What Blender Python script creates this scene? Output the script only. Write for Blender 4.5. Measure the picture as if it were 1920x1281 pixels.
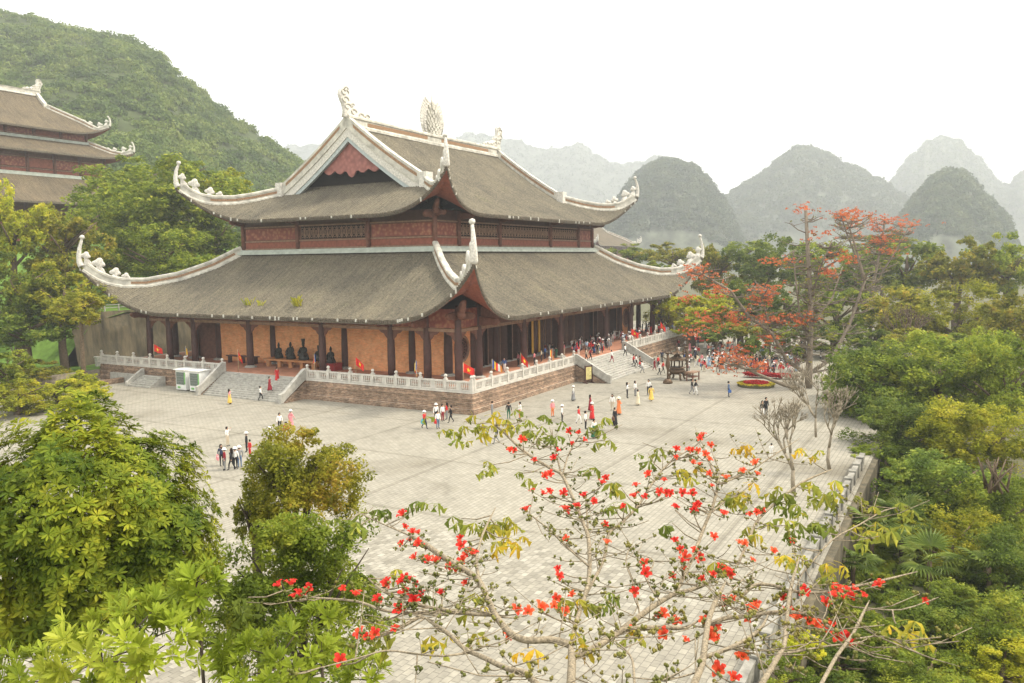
import bpy, math, random
import numpy as np
from mathutils import Vector, Matrix
random.seed(7); rng = np.random.default_rng(7)
SC = bpy.context.scene; COL = SC.collection
for o in list(bpy.data.objects): bpy.data.objects.remove(o)
R_ = math.radians

# ------------------------------------------------------------------ camera (solved from the hall's own grid; metres, plaza = z 0)
FPX, PITCH, AZ, ROLL = 1520.77, 0.1014, 0.5137, -0.0132
CP = np.array([-70.12, -45.95, 15.0])
fw = np.array([math.cos(AZ)*math.cos(PITCH), math.sin(AZ)*math.cos(PITCH), -math.sin(PITCH)])
rt0 = np.array([math.sin(AZ), -math.cos(AZ), 0.0]); up0 = np.cross(rt0, fw)
rt = math.cos(ROLL)*rt0 + math.sin(ROLL)*up0; up = np.cross(rt, fw)
cd = bpy.data.cameras.new('camera'); cam = bpy.data.objects.new('camera', cd); COL.objects.link(cam)
m = Matrix(((rt[0], up[0], -fw[0], CP[0]), (rt[1], up[1], -fw[1], CP[1]), (rt[2], up[2], -fw[2], CP[2]), (0, 0, 0, 1)))
cam.matrix_world = m
cd.sensor_width = 36; cd.lens = 36*FPX/1920; cd.clip_start = 0.1; cd.clip_end = 9000
SC.camera = cam

# ------------------------------------------------------------------ sky, sun, exposure: bright overcast
SUN_EL, SUN_AZ = R_(52), R_(-62)        # direction towards the sun, world azimuth from +X
w = bpy.data.worlds.new('World'); SC.world = w; w.use_nodes = True
nt = w.node_tree; nt.nodes.clear()
sky = nt.nodes.new('ShaderNodeTexSky'); sky.sky_type = 'NISHITA'; sky.sun_disc = False
sky.sun_elevation = SUN_EL; sky.sun_rotation = math.pi/2 - SUN_AZ; sky.dust_density = 4.0; sky.air_density = 1.0
b1 = nt.nodes.new('ShaderNodeBackground'); b1.inputs[1].default_value = 0.10
nt.links.new(sky.outputs[0], b1.inputs[0])
tc = nt.nodes.new('ShaderNodeTexCoord'); mp = nt.nodes.new('ShaderNodeMapping'); mp.inputs['Scale'].default_value = (1, 1, 3)
nz = nt.nodes.new('ShaderNodeTexNoise'); nz.inputs['Scale'].default_value = 1.6; nz.inputs['Detail'].default_value = 4
cr = nt.nodes.new('ShaderNodeValToRGB'); cr.color_ramp.elements[0].position = .3; cr.color_ramp.elements[1].position = .75
cr.color_ramp.elements[0].color = (0.86, 0.858, 0.825, 1); cr.color_ramp.elements[1].color = (1.0, 0.983, 0.932, 1)
nt.links.new(tc.outputs['Generated'], mp.inputs[0]); nt.links.new(mp.outputs[0], nz.inputs[0]); nt.links.new(nz.outputs[0], cr.inputs[0])
b2 = nt.nodes.new('ShaderNodeBackground'); b2.inputs[1].default_value = 0.80
nt.links.new(cr.outputs[0], b2.inputs[0])
mx = nt.nodes.new('ShaderNodeMixShader'); mx.inputs[0].default_value = 0.9
wo = nt.nodes.new('ShaderNodeOutputWorld')
nt.links.new(b1.outputs[0], mx.inputs[1]); nt.links.new(b2.outputs[0], mx.inputs[2]); nt.links.new(mx.outputs[0], wo.inputs[0])
sd = bpy.data.lights.new('sun', 'SUN'); sd.energy = 1.5; sd.angle = R_(10); sd.color = (1.0, 0.92, 0.78)
so = bpy.data.objects.new('sun', sd); COL.objects.link(so)
so.rotation_euler = Vector((-math.cos(SUN_EL)*math.cos(SUN_AZ), -math.cos(SUN_EL)*math.sin(SUN_AZ), -math.sin(SUN_EL))).to_track_quat('-Z', 'Y').to_euler()
so.location = (0, 0, 120)
SC.view_settings.view_transform = 'Standard'; SC.view_settings.look = 'None'
SC.view_settings.exposure = 1.86; SC.view_settings.gamma = 1.0; SC.view_settings.use_curve_mapping = False
SC.render.engine = 'CYCLES'
cy = SC.cycles; cy.use_denoising = True; cy.max_bounces = 6; cy.diffuse_bounces = 4; cy.glossy_bounces = 2; cy.transmission_bounces = 3
cy.transparent_max_bounces = 4; cy.volume_bounces = 0; cy.caustics_reflective = False; cy.caustics_refractive = False

# ------------------------------------------------------------------ pixel (1920 wide photo) -> world
def ray(x, y): return FPX*fw + (x-960)*rt - (y-640.5)*up
def G(x, y, z=0.0):
    d = ray(x, y); return CP + d*((z-CP[2])/d[2])
def AT(x, y, depth):
    d = ray(x, y); return CP + d*(depth/FPX)
def PL(x, y, axis, c):
    d = ray(x, y); return CP + d*((c-CP[axis])/d[axis])

# ------------------------------------------------------------------ mesh helpers
def tag(o, label=None, cat=None, group=None, kind=None):
    if label: o['label'] = label
    if cat: o['category'] = cat
    if group: o['group'] = group
    if kind: o['kind'] = kind
    return o
def thing(name, label, cat, loc=(0, 0, 0), rz=0.0, group=None, scale=None):
    o = bpy.data.objects.new(name, None); COL.objects.link(o)
    o.location = Vector([float(v) for v in loc]); o.rotation_euler = (0, 0, rz); o.empty_display_size = .2
    if scale: o.scale = (scale, scale, scale)
    return tag(o, label, cat, group)
def link(name, me, parent=None, world=True):
    o = bpy.data.objects.new(name, me); COL.objects.link(o)
    if parent is not None:
        o.parent = parent
        if world: o.matrix_parent_inverse = Matrix.Translation(-wloc(parent))
    return o
def wloc(p):
    v = Vector(p.location)
    return v
class MB:
    """collects polygons; build() links them as one mesh object"""
    def __init__(s): s.v = []; s.f = []; s.mi = []; s.uv = {}; s.cur = 0
    def add(s, vs, fs, mi=None):
        b = len(s.v); s.v.extend([tuple(map(float, q)) for q in vs])
        for f in fs: s.f.append(tuple(i+b for i in f)); s.mi.append(s.cur if mi is None else mi)
        return s
    def box(s, c, h, mi=None, rz=0.0, top=1.0):
        cs, sn = math.cos(rz), math.sin(rz); vs = []
        for z in (-1, 1):
            k = top if z > 0 else 1.0
            for x, y in ((-1, -1), (1, -1), (1, 1), (-1, 1)):
                X, Y = x*h[0]*k, y*h[1]*k
                vs.append((c[0]+X*cs-Y*sn, c[1]+X*sn+Y*cs, c[2]+z*h[2]))
        return s.add(vs, [(3, 2, 1, 0), (4, 5, 6, 7), (0, 1, 5, 4), (1, 2, 6, 5), (2, 3, 7, 6), (3, 0, 4, 7)], mi)
    def bb(s, x0, x1, y0, y1, z0, z1, mi=None):
        return s.box(((x0+x1)/2, (y0+y1)/2, (z0+z1)/2), (abs(x1-x0)/2, abs(y1-y0)/2, abs(z1-z0)/2), mi)
    def tube(s, pts, rad, n=6, mi=None, caps=True):
        P = [np.array(q, float) for q in pts]; r = rad if hasattr(rad, '__len__') else [rad]*len(P)
        vs = []; pn = None
        for i, q in enumerate(P):
            t = P[min(i+1, len(P)-1)]-P[max(i-1, 0)]; t = t/(np.linalg.norm(t)+1e-9)
            a = pn if pn is not None else (np.array((0, 0, 1.)) if abs(t[2]) < .9 else np.array((1., 0, 0)))
            u = np.cross(t, a); u /= np.linalg.norm(u)+1e-9; v = np.cross(u, t); pn = v
            for k in range(n):
                g = 2*math.pi*k/n; vs.append(q+(u*math.cos(g)+v*math.sin(g))*r[i])
        fs = [(i*n+k, i*n+(k+1) % n, (i+1)*n+(k+1) % n, (i+1)*n+k) for i in range(len(P)-1) for k in range(n)]
        if caps: fs += [tuple(range(n))[::-1], tuple((len(P)-1)*n+k for k in range(n))]
        return s.add(vs, fs, mi)
    def lathe(s, prof, n=12, c=(0, 0, 0), mi=None, sx=1.0, sy=1.0):
        vs = [(c[0]+r*math.cos(2*math.pi*k/n)*sx, c[1]+r*math.sin(2*math.pi*k/n)*sy, c[2]+z) for r, z in prof for k in range(n)]
        fs = [(i*n+k, i*n+(k+1) % n, (i+1)*n+(k+1) % n, (i+1)*n+k) for i in range(len(prof)-1) for k in range(n)]
        fs += [tuple(range(n))[::-1], tuple((len(prof)-1)*n+k for k in range(n))]
        return s.add(vs, fs, mi)
    def grid(s, P, mi=None, flip=False):
        a, b = len(P), len(P[0]); vs = [q for row in P for q in row]
        fs = [((i*b+j), (i*b+j+1), ((i+1)*b+j+1), ((i+1)*b+j)) for i in range(a-1) for j in range(b-1)]
        if flip: fs = [f[::-1] for f in fs]
        return s.add(vs, fs, mi)
    def plate(s, out, o, du, dv, th, mi=None, bev=.18):
        """outline (u,v) in the plane o+u*du+v*dv, thickness th, with a softened rim"""
        o, du, dv = map(lambda q: np.array(q, float), (o, du, dv)); nn = np.cross(du, dv); nn /= np.linalg.norm(nn)
        out = np.array(out, float); c = out.mean(0); n = len(out); vs = []
        for k, (sc, t) in enumerate(((1-bev, -.5), (1, -.28), (1, .28), (1-bev, .5))):
            q = c+(out-c)*sc
            for a, b in q: vs.append(o+du*a+dv*b+nn*th*t)
        fs = [(i*n+k, i*n+(k+1) % n, (i+1)*n+(k+1) % n, (i+1)*n+k) for i in range(3) for k in range(n)]
        fs += [tuple(range(n))[::-1], tuple(3*n+k for k in range(n))]
        return s.add(vs, fs, mi)
    def sweep(s, prof, path, side=None, mi=None, scale=None):
        """closed profile (lateral, up) along path; up is world z tilted with nothing, lateral is horizontal"""
        P = [np.array(q, float) for q in path]; n = len(prof); vs = []
        for i, q in enumerate(P):
            t = P[min(i+1, len(P)-1)]-P[max(i-1, 0)]
            l = np.array((-t[1], t[0], 0.)) if side is None else np.array(side, float); l /= np.linalg.norm(l)+1e-9
            t /= np.linalg.norm(t)+1e-9; u = np.cross(t, l); u /= np.linalg.norm(u)+1e-9
            if u[2] < 0: u = -u
            k = 1 if scale is None else scale[i]
            for a, b in prof: vs.append(q+l*a*k+u*b*k)
        fs = [(i*n+k, i*n+(k+1) % n, (i+1)*n+(k+1) % n, (i+1)*n+k) for i in range(len(P)-1) for k in range(n)]
        fs += [tuple(range(n))[::-1], tuple((len(P)-1)*n+k for k in range(n))]
        return s.add(vs, fs, mi)
    def mesh(s, name, mats, smooth=False):
        me = bpy.data.meshes.new(name); me.from_pydata(s.v, [], s.f)
        for q in (mats if isinstance(mats, (list, tuple)) else [mats]): me.materials.append(q)
        if any(s.mi): me.polygons.foreach_set('material_index', s.mi)
        if smooth: me.polygons.foreach_set('use_smooth', [True]*len(me.polygons))
        me.update(); return me
    def build(s, name, mats, parent=None, smooth=False, world=True):
        return link(name, s.mesh(name, mats, smooth), parent, world)
def np_mesh(name, V, F, mat, smooth=False, mi=None):
    """V (n,3), F (m,k) all same arity"""
    me = bpy.data.meshes.new(name); V = np.asarray(V, np.float32); F = np.asarray(F, np.int32); k = F.shape[1]
    me.vertices.add(len(V)); me.vertices.foreach_set('co', V.ravel())
    me.loops.add(F.size); me.loops.foreach_set('vertex_index', F.ravel())
    me.polygons.add(len(F)); me.polygons.foreach_set('loop_start', np.arange(0, F.size, k, dtype=np.int32))
    me.polygons.foreach_set('loop_total', np.full(len(F), k, np.int32))
    for q in (mat if isinstance(mat, (list, tuple)) else [mat]): me.materials.append(q)
    if mi is not None: me.polygons.foreach_set('material_index', np.asarray(mi, np.int32))
    if smooth: me.polygons.foreach_set('use_smooth', [True]*len(F))
    me.update(calc_edges=True); me.validate(); return me
def copy_tree(o, parent=None):
    c = o.copy(); COL.objects.link(c); c.parent = parent
    for ch in o.children: copy_tree(ch, c)
    return c
def smoothstep(a, b, x):
    t = np.clip((x-a)/(b-a), 0, 1); return t*t*(3-2*t)
# value noise (numpy) for terrain and crowns
_T = rng.random((64, 64, 64))
def vnoise(P, f=1.0):
    Q = np.asarray(P, float)*f; i = np.floor(Q).astype(int); t = Q-i; t = t*t*(3-2*t); i &= 63; j = (i+1) & 63
    def g(a, b, c): return _T[a, b, c]
    x, y, z = t[..., 0], t[..., 1], t[..., 2]
    a0 = g(i[..., 0], i[..., 1], i[..., 2])*(1-x)+g(j[..., 0], i[..., 1], i[..., 2])*x
    a1 = g(i[..., 0], j[..., 1], i[..., 2])*(1-x)+g(j[..., 0], j[..., 1], i[..., 2])*x
    b0 = g(i[..., 0], i[..., 1], j[..., 2])*(1-x)+g(j[..., 0], i[..., 1], j[..., 2])*x
    b1_ = g(i[..., 0], j[..., 1], j[..., 2])*(1-x)+g(j[..., 0], j[..., 1], j[..., 2])*x
    return (a0*(1-y)+a1*y)*(1-z)+(b0*(1-y)+b1_*y)*z
def fbm(P, f=1.0, o=4):
    s = 0; a = 1; n = 0
    for k in range(o): s = s+a*vnoise(np.asarray(P)+17.3*k, f*2**k); n += a; a *= .5
    return s/n

# ------------------------------------------------------------------ materials
MATS = {}
def nmat(name):
    m_ = bpy.data.materials.new(name); m_.use_nodes = True; t = m_.node_tree
    return m_, t, t.nodes['Principled BSDF']
def N(t, kind, **kw):
    n = t.nodes.new('ShaderNode'+kind)
    for k, v in kw.items():
        if k in n.inputs: n.inputs[k].default_value = v
        else: setattr(n, k, v)
    return n
def ramp(t, fac, stops, interp='LINEAR'):
    r = t.nodes.new('ShaderNodeValToRGB'); e = r.color_ramp.elements; r.color_ramp.interpolation = interp
    while len(e) < len(stops): e.new(.5)
    for q, (p_, c) in zip(e, stops): q.position = p_; q.color = (*c, 1) if len(c) == 3 else c
    t.links.new(fac, r.inputs[0]); return r
def mixc(t, a, b, fac, mode='MIX'):
    n = t.nodes.new('ShaderNodeMix'); n.data_type = 'RGBA'; n.blend_type = mode
    for s_, v in ((n.inputs[0], fac), (n.inputs[6], a), (n.inputs[7], b)):
        if hasattr(v, 'is_linked'): t.links.new(v, s_)
        else: s_.default_value = v if not isinstance(v, tuple) else (*v, 1)
    return n.outputs[2]
def bump(t, bs, h, strength=.3, dist=.02):
    b = N(t, 'Bump', Strength=strength, Distance=dist); t.links.new(h, b.inputs['Height']); t.links.new(b.outputs[0], bs.inputs['Normal'])
HAZE_D = 0.00046
def simple(name, c, rough=.7, var=.18, scale=3.0, metal=0.0, bumpy=.0, spec=.15):
    """one base colour with soft wear"""
    if name in MATS: return MATS[name]
    m_, t, b = nmat(name)
    g = N(t, 'NewGeometry'); n = N(t, 'TexNoise', Scale=scale, Detail=5.0, Roughness=.6); t.links.new(g.outputs['Position'], n.inputs[0])
    lo = tuple(v*(1-var) for v in c); hi = tuple(min(1, v*(1+var)) for v in c)
    r = ramp(t, n.outputs[0], [(.3, lo), (.7, hi)]); t.links.new(r.outputs[0], b.inputs['Base Color'])
    b.inputs['Roughness'].default_value = rough; b.inputs['Metallic'].default_value = metal; b.inputs['Specular IOR Level'].default_value = spec
    if bumpy: bump(t, b, n.outputs[0], bumpy, .03)
    MATS[name] = m_; return m_
def leafmat(name, stops, trans=.45, rough=.55, objvar=.25, ns=.7, iw=.42, nw=(-.16, .80)):
    """leaf colour differs from leaf to leaf (mesh island) and a little from tree to tree"""
    m_, t, b = nmat(name); out = t.nodes['Material Output']
    g = N(t, 'NewGeometry'); oi = N(t, 'ObjectInfo')
    n = N(t, 'TexNoise', Scale=ns, Detail=2.0); t.links.new(g.outputs['Position'], n.inputs[0])
    a = N(t, 'Math', operation='MULTIPLY_ADD'); a.inputs[1].default_value = iw; t.links.new(g.outputs['Random Per Island'], a.inputs[0])
    n2 = N(t, 'MapRange'); n2.inputs[1].default_value = .3; n2.inputs[2].default_value = .7; n2.inputs[3].default_value = nw[0]; n2.inputs[4].default_value = nw[1]
    t.links.new(n.outputs[0], n2.inputs[0]); t.links.new(n2.outputs[0], a.inputs[2])
    r = ramp(t, a.outputs[0], stops)
    hv = N(t, 'HueSaturation'); v = N(t, 'MapRange'); v.inputs[3].default_value = 1-objvar; v.inputs[4].default_value = 1+objvar
    t.links.new(oi.outputs['Random'], v.inputs[0]); t.links.new(v.outputs[0], hv.inputs['Value']); t.links.new(r.outputs[0], hv.inputs['Color'])
    t.links.new(hv.outputs[0], b.inputs['Base Color']); b.inputs['Roughness'].default_value = rough; b.inputs['Specular IOR Level'].default_value = .12
    tr = N(t, 'BsdfTranslucent'); g2 = N(t, 'Gamma', Gamma=.9); t.links.new(hv.outputs[0], g2.inputs[0]); t.links.new(g2.outputs[0], tr.inputs[0])
    mxs = N(t, 'MixShader'); mxs.inputs[0].default_value = trans
    t.links.new(b.outputs[0], mxs.inputs[1]); t.links.new(tr.outputs[0], mxs.inputs[2]); t.links.new(mxs.outputs[0], out.inputs[0])
    MATS[name] = m_; return m_
# ================================================================== SETTING
def struct(name, mb, mat, smooth=False):
    o = mb.build(name, mat, None, smooth); o['kind'] = 'structure'; return o
# ---- paving material
def paving(name, joint=True):
    m_, t, b = nmat(name); g = N(t, 'NewGeometry')
    br = N(t, 'TexBrick', Scale=1.0); br.inputs['Mortar Size'].default_value = .03; br.inputs['Brick Width'].default_value = .46; br.inputs['Row Height'].default_value = .31
    br.inputs['Color1'].default_value = (.262, .240, .193, 1); br.inputs['Color2'].default_value = (.316, .292, .240, 1); br.inputs['Mortar'].default_value = (.212, .194, .157, 1); br.inputs['Bias'].default_value = .1
    t.links.new(g.outputs['Position'], br.inputs[0])
    n = N(t, 'TexNoise', Scale=.11, Detail=6.0, Roughness=.62); t.links.new(g.outputs['Position'], n.inputs[0])
    r = ramp(t, n.outputs[0], [(.25, (.70, .69, .66)), (.42, (.93, .93, .92)), (.6, (1.02, 1.02, 1.01)), (.8, (1.14, 1.13, 1.1))])
    c = mixc(t, br.outputs[0], r.outputs[0], 1.0, 'MULTIPLY')
    n3 = N(t, 'TexNoise', Scale=.9, Detail=5.0, Roughness=.7); t.links.new(g.outputs['Position'], n3.inputs[0])
    r3 = ramp(t, n3.outputs[0], [(.28, (.78, .78, .77)), (.5, (1.0, 1.0, 1.0)), (.7, (1.08, 1.08, 1.07))]); c = mixc(t, c, r3.outputs[0], 1.0, 'MULTIPLY')
    # darker stone courses that divide the plaza into big squares, and a few damp stains
    sp = N(t, 'SeparateXYZ'); t.links.new(g.outputs['Position'], sp.inputs[0])
    for ax, off in ((0, 3.0), (1, 6.2)):
        a = N(t, 'Math', operation='ADD'); a.inputs[1].default_value = 600+off; t.links.new(sp.outputs[ax], a.inputs[0])
        mo = N(t, 'Math', operation='PINGPONG'); mo.inputs[1].default_value = 5.6; t.links.new(a.outputs[0], mo.inputs[0])
        lt = N(t, 'Math', operation='LESS_THAN'); lt.inputs[1].default_value = .17; t.links.new(mo.outputs[0], lt.inputs[0])
        c = mixc(t, c, mixc(t, c, (.80, .79, .77), 1.0, 'MULTIPLY'), lt.outputs[0])
    n2 = N(t, 'TexNoise', Scale=.055, Detail=3.0); t.links.new(g.outputs['Position'], n2.inputs[0])
    r2 = ramp(t, n2.outputs[0], [(.30, (.74, .72, .68)), (.40, (1, 1, 1))]); c = mixc(t, c, r2.outputs[0], 1.0, 'MULTIPLY')
    t.links.new(c, b.inputs['Base Color']); b.inputs['Roughness'].default_value = .8; b.inputs['Specular IOR Level'].default_value = .2
    if joint: bump(t, b, br.outputs['Fac'], -.25, .01)
    MATS[name] = m_; return m_
PAVE = paving('paving')
m_, t, b = nmat('paver_stone'); g = N(t, 'NewGeometry')
r = ramp(t, g.outputs['Random Per Island'], [(0, (.225, .206, .166)), (.35, (.276, .253, .206)), (.7, (.307, .283, .232)), (1, (.364, .338, .282))])
oi = N(t, 'ObjectInfo'); r_ = ramp(t, oi.outputs['Random'], [(0, (.9, .9, .9)), (1, (1.1, 1.1, 1.1))])
n = N(t, 'TexNoise', Scale=2.2, Detail=6.0); t.links.new(g.outputs['Position'], n.inputs[0]); r2 = ramp(t, n.outputs[0], [(.3, (.8, .8, .79)), (.7, (1.1, 1.1, 1.08))])
c = mixc(t, mixc(t, r.outputs[0], r2.outputs[0], 1.0, 'MULTIPLY'), r_.outputs[0], 1.0, 'MULTIPLY'); t.links.new(c, b.inputs['Base Color']); b.inputs['Roughness'].default_value = .8; b.inputs['Specular IOR Level'].default_value = .2
PAVER = m_
MORTAR = simple('joint_mortar', (.17, .155, .13), .9, .25, 6)
EARTH = simple('earth', (.10, .095, .05), .95, .35, .35)
GRASSY = simple('grass_ground', (.11, .19, .032), .95, .35, 1.2, bumpy=.5)
STONE_G = simple('grey_stone', (.36, .345, .305), .8, .28, 2.2, bumpy=.3)
STONE_W = simple('pale_stone', (.50, .47, .415), .75, .20, 1.6, bumpy=.2)

gm = MB(); gm.add([(-4000, -4000, -3.2), (5000, -4000, -3.2), (5000, 5000, -3.2), (-4000, 5000, -3.2)], [(0, 1, 2, 3)]); struct('ground', gm, EARTH)
pm = MB(); pm.bb(-66, 112, -40.2, 62.5, -3.3, 0.0); plaza = struct('plaza', pm, PAVE)
# near pavers, one by one where they show large, the rest joined
PW, PH, PG = .46, .31, .012
def paver_mb(x, y, mb):
    z = .010+.006*random.random(); e = .012
    a, b_, c, d = x+PG, x+PW-PG, y+PG, y+PH-PG
    mb.add([(a, c, .004), (b_, c, .004), (b_, d, .004), (a, d, .004), (a+e, c+e, z), (b_-e, c+e, z), (b_-e, d-e, z), (a+e, d-e, z)],
           [(4, 5, 6, 7), (0, 1, 5, 4), (1, 2, 6, 5), (2, 3, 7, 6), (3, 0, 4, 7)])
def topix(Pw):
    d = np.asarray(Pw, float)-CP; z = d@fw; return 960+FPX*(d@rt)/z, 640.5-FPX*(d@up)/z, z
spots = []
row = 0; y = -39.6
while y < -12:
    x = -58+(PW/2 if row % 2 else 0)
    while x < -34:
        px, py, dz = topix((x, y, 0))
        if -40 < px < 1700 and py < 1330: spots.append((dz, x, y, px, py))
        x += PW
    y += PH; row += 1
spots.sort(); vis = [s_ for s_ in spots if 700 < s_[3] < 1420 and s_[4] < 1275][:300]; vs_ = set((s_[1], s_[2]) for s_ in vis)
bed = MB(); bed.add([(-58, -39.7, .003), (-34, -39.7, .003), (-34, -11.9, .003), (-58, -11.9, .003)], [(0, 1, 2, 3)]); bed.build('joint_bed', MORTAR, plaza)
rest = MB()
for s_ in spots:
    if (s_[1], s_[2]) not in vs_: paver_mb(s_[1], s_[2], rest)
ro = rest.build('paver_field', PAVER, plaza); ro['kind'] = 'stuff'
pmb = MB(); paver_mb(0, 0, pmb); pme = pmb.mesh('paver', PAVER)
for s_ in vis:
    o = link('paver', pme, plaza); o.location = (s_[1], s_[2], .001)

# ---- hills
def terrain_mesh(name, P, mat, smooth=True):
    a, b_ = P.shape[:2]; idx = np.arange(a*b_).reshape(a, b_)
    F = np.stack([idx[:-1, :-1], idx[:-1, 1:], idx[1:, 1:], idx[1:, :-1]], -1).reshape(-1, 4)
    return np_mesh(name, P.reshape(-1, 3), F, mat, smooth)
def clumps(pts, size, K, mat, qs=.34, flat=.75, seed=1, tri=False):
    """one mesh: every clump a dome of K leafy quads"""
    r = np.random.default_rng(seed); n = len(pts); size = (np.zeros(n)+np.asarray(size)).reshape(n, 1, 1)*np.ones((n, K, 1))
    d = r.normal(size=(n, K, 3)); d[..., 2] = np.abs(d[..., 2])*.9+.05; d /= np.linalg.norm(d, axis=-1, keepdims=True)
    c = np.asarray(pts)[:, None, :]+d*size*(.55+.45*r.random((n, K, 1)))*np.array([1, 1, flat])
    nn = d+r.normal(size=(n, K, 3))*.55; nn /= np.linalg.norm(nn, axis=-1, keepdims=True)
    u = np.cross(nn, r.normal(size=(n, K, 3))); u /= np.linalg.norm(u, axis=-1, keepdims=True)+1e-9; v = np.cross(nn, u)
    s = size*qs*(.6+.8*r.random((n, K, 1)))
    if tri: V = np.stack([c-u*s, c+u*s, c+v*s*1.3], 2).reshape(-1, 3); return V, np.arange(len(V)).reshape(-1, 3)
    V = np.stack([c-u*s, c-v*s*.75, c+u*s, c+v*s*.75], 2).reshape(-1, 3)
    return V, np.arange(len(V)).reshape(-1, 4)
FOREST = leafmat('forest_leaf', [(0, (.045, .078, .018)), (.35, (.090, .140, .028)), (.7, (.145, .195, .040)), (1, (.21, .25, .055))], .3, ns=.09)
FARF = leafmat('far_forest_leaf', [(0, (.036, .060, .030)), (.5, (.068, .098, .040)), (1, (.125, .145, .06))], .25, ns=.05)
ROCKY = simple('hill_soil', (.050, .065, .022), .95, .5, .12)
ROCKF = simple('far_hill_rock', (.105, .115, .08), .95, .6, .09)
fwh = np.array([fw[0], fw[1], 0]); fwh /= np.linalg.norm(fwh)
def hill(prof, D, W, label_forest, mat, fmat, zb=-3, nclump=3000, cs=(5, 9), K=16, gpow=.8, rough=5.0, seed=1, ts=(-.9, .12), n=111, mtn=45, qs=.2, cut=.80, jag=8.0):
    px = np.array([q[0] for q in prof], float); py = np.array([q[1] for q in prof], float)
    xs = np.linspace(px[0], px[-1], n); ys = np.interp(xs, px, py)
    jn = np.stack([xs/9.0, xs*0+seed, xs*0], 1); ys = ys+(fbm(jn, 1.0, 3)-.5)*jag*2
    ridge = np.array([AT(a, b_, D) for a, b_ in zip(xs, ys)]); ridge[:, 2] = np.maximum(ridge[:, 2], zb+2)
    tt = np.linspace(-1, 1, mtn); P = np.zeros((n, mtn, 3)); sgn = np.random.default_rng(seed).random(3)*50
    for j, q in enumerate(tt):
        g_ = max(0.0, 1-abs(q)**1.7)**gpow if W/D < .4 else (1-abs(q))**.9
        P[:, j, :2] = CP[:2]+(ridge[:, :2]-CP[:2])*(1+q*W/D); P[:, j, 2] = zb+(ridge[:, 2]-zb-cs[0]*.5)*g_
    ns = fbm(P+sgn, 1/45., 4)-.5; wgt = np.clip(1-np.abs(tt), 0, .5)[None, :]*2
    P[..., 2] += ns*rough*4*wgt*np.clip((P[..., 2]-zb)/40, 0, 1)*(np.abs(tt) > .08)[None, :]; P[:, :, 0] += (fbm(P+sgn+9, 1/30., 3)-.5)*rough
    o = link('hill', terrain_mesh('hill', P, mat)); o['kind'] = 'structure'
    r = np.random.default_rng(seed+5); uu = r.random(nclump)*(n-1.001); v0 = (ts[0]+1)/2*(mtn-1); v1 = (ts[1]+1)/2*(mtn-1); vv = v0+(v1-v0)*r.random(nclump)
    i = uu.astype(int); j = vv.astype(int); fu = (uu-i)[:, None]; fv = (vv-j)[:, None]
    pts = (P[i, j]*(1-fu)+P[i+1, j]*fu)*(1-fv)+(P[i, j+1]*(1-fu)+P[i+1, j+1]*fu)*fv
    keep = (pts[:, 2] > zb+1) & (fbm(pts*np.array([1, 1, .5])+sgn, 1/(cs[1]*4.5), 3) < cut); pts = pts[keep]; sz = cs[0]+(cs[1]-cs[0])*r.random(len(pts))**1.6
    pts[:, 2] -= sz*.35
    V, F = clumps(pts, sz, K, fmat, qs, .9, seed, True)
    fo = link('hill_forest', np_mesh('hill_forest', V, F, fmat)); fo['kind'] = 'stuff'; tag(fo, label_forest, 'forest')
# big wooded hill at the left, behind the upper hall
hill([(-260, -60), (-120, -12), (0, 17), (60, 26), (130, 46), (200, 60), (250, 72), (300, 102), (330, 137), (400, 187), (450, 226), (500, 260), (560, 300), (640, 352), (760, 420), (860, 470)], 430, 235,
     'dense green forest covering the big hill behind the upper hall', ROCKY, FOREST, 0, 3600, (2.6, 6.2), 190, .75, 5, 3, (-.85, .1), 131, 61, .13, .78, 1.5)
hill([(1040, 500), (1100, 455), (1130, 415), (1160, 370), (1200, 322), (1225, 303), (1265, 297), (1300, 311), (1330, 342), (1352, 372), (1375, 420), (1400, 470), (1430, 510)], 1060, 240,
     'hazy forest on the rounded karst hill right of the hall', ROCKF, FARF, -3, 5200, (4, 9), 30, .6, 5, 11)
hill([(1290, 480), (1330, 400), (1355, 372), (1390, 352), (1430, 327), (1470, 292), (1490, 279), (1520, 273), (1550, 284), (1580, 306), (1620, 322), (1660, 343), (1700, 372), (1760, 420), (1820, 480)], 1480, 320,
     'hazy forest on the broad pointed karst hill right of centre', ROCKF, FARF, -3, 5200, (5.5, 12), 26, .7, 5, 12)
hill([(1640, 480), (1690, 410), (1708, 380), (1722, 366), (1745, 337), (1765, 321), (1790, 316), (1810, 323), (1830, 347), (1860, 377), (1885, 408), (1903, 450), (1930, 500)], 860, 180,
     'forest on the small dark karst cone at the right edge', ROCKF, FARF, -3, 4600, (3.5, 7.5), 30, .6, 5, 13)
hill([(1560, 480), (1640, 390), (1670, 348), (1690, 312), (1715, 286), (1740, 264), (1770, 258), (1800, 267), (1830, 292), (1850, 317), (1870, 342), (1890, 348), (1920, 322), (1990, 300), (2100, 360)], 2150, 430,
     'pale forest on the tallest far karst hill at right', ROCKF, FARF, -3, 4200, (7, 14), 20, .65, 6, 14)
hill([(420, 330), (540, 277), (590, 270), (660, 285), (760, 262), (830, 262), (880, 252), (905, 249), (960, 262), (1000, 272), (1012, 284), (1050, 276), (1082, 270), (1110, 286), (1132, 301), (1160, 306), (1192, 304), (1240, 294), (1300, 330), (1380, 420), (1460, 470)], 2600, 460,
     'very pale forest on the far mountain range behind the roof', ROCKF, FARF, -3, 4200, (8, 16), 18, .7, 7, 15)

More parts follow.
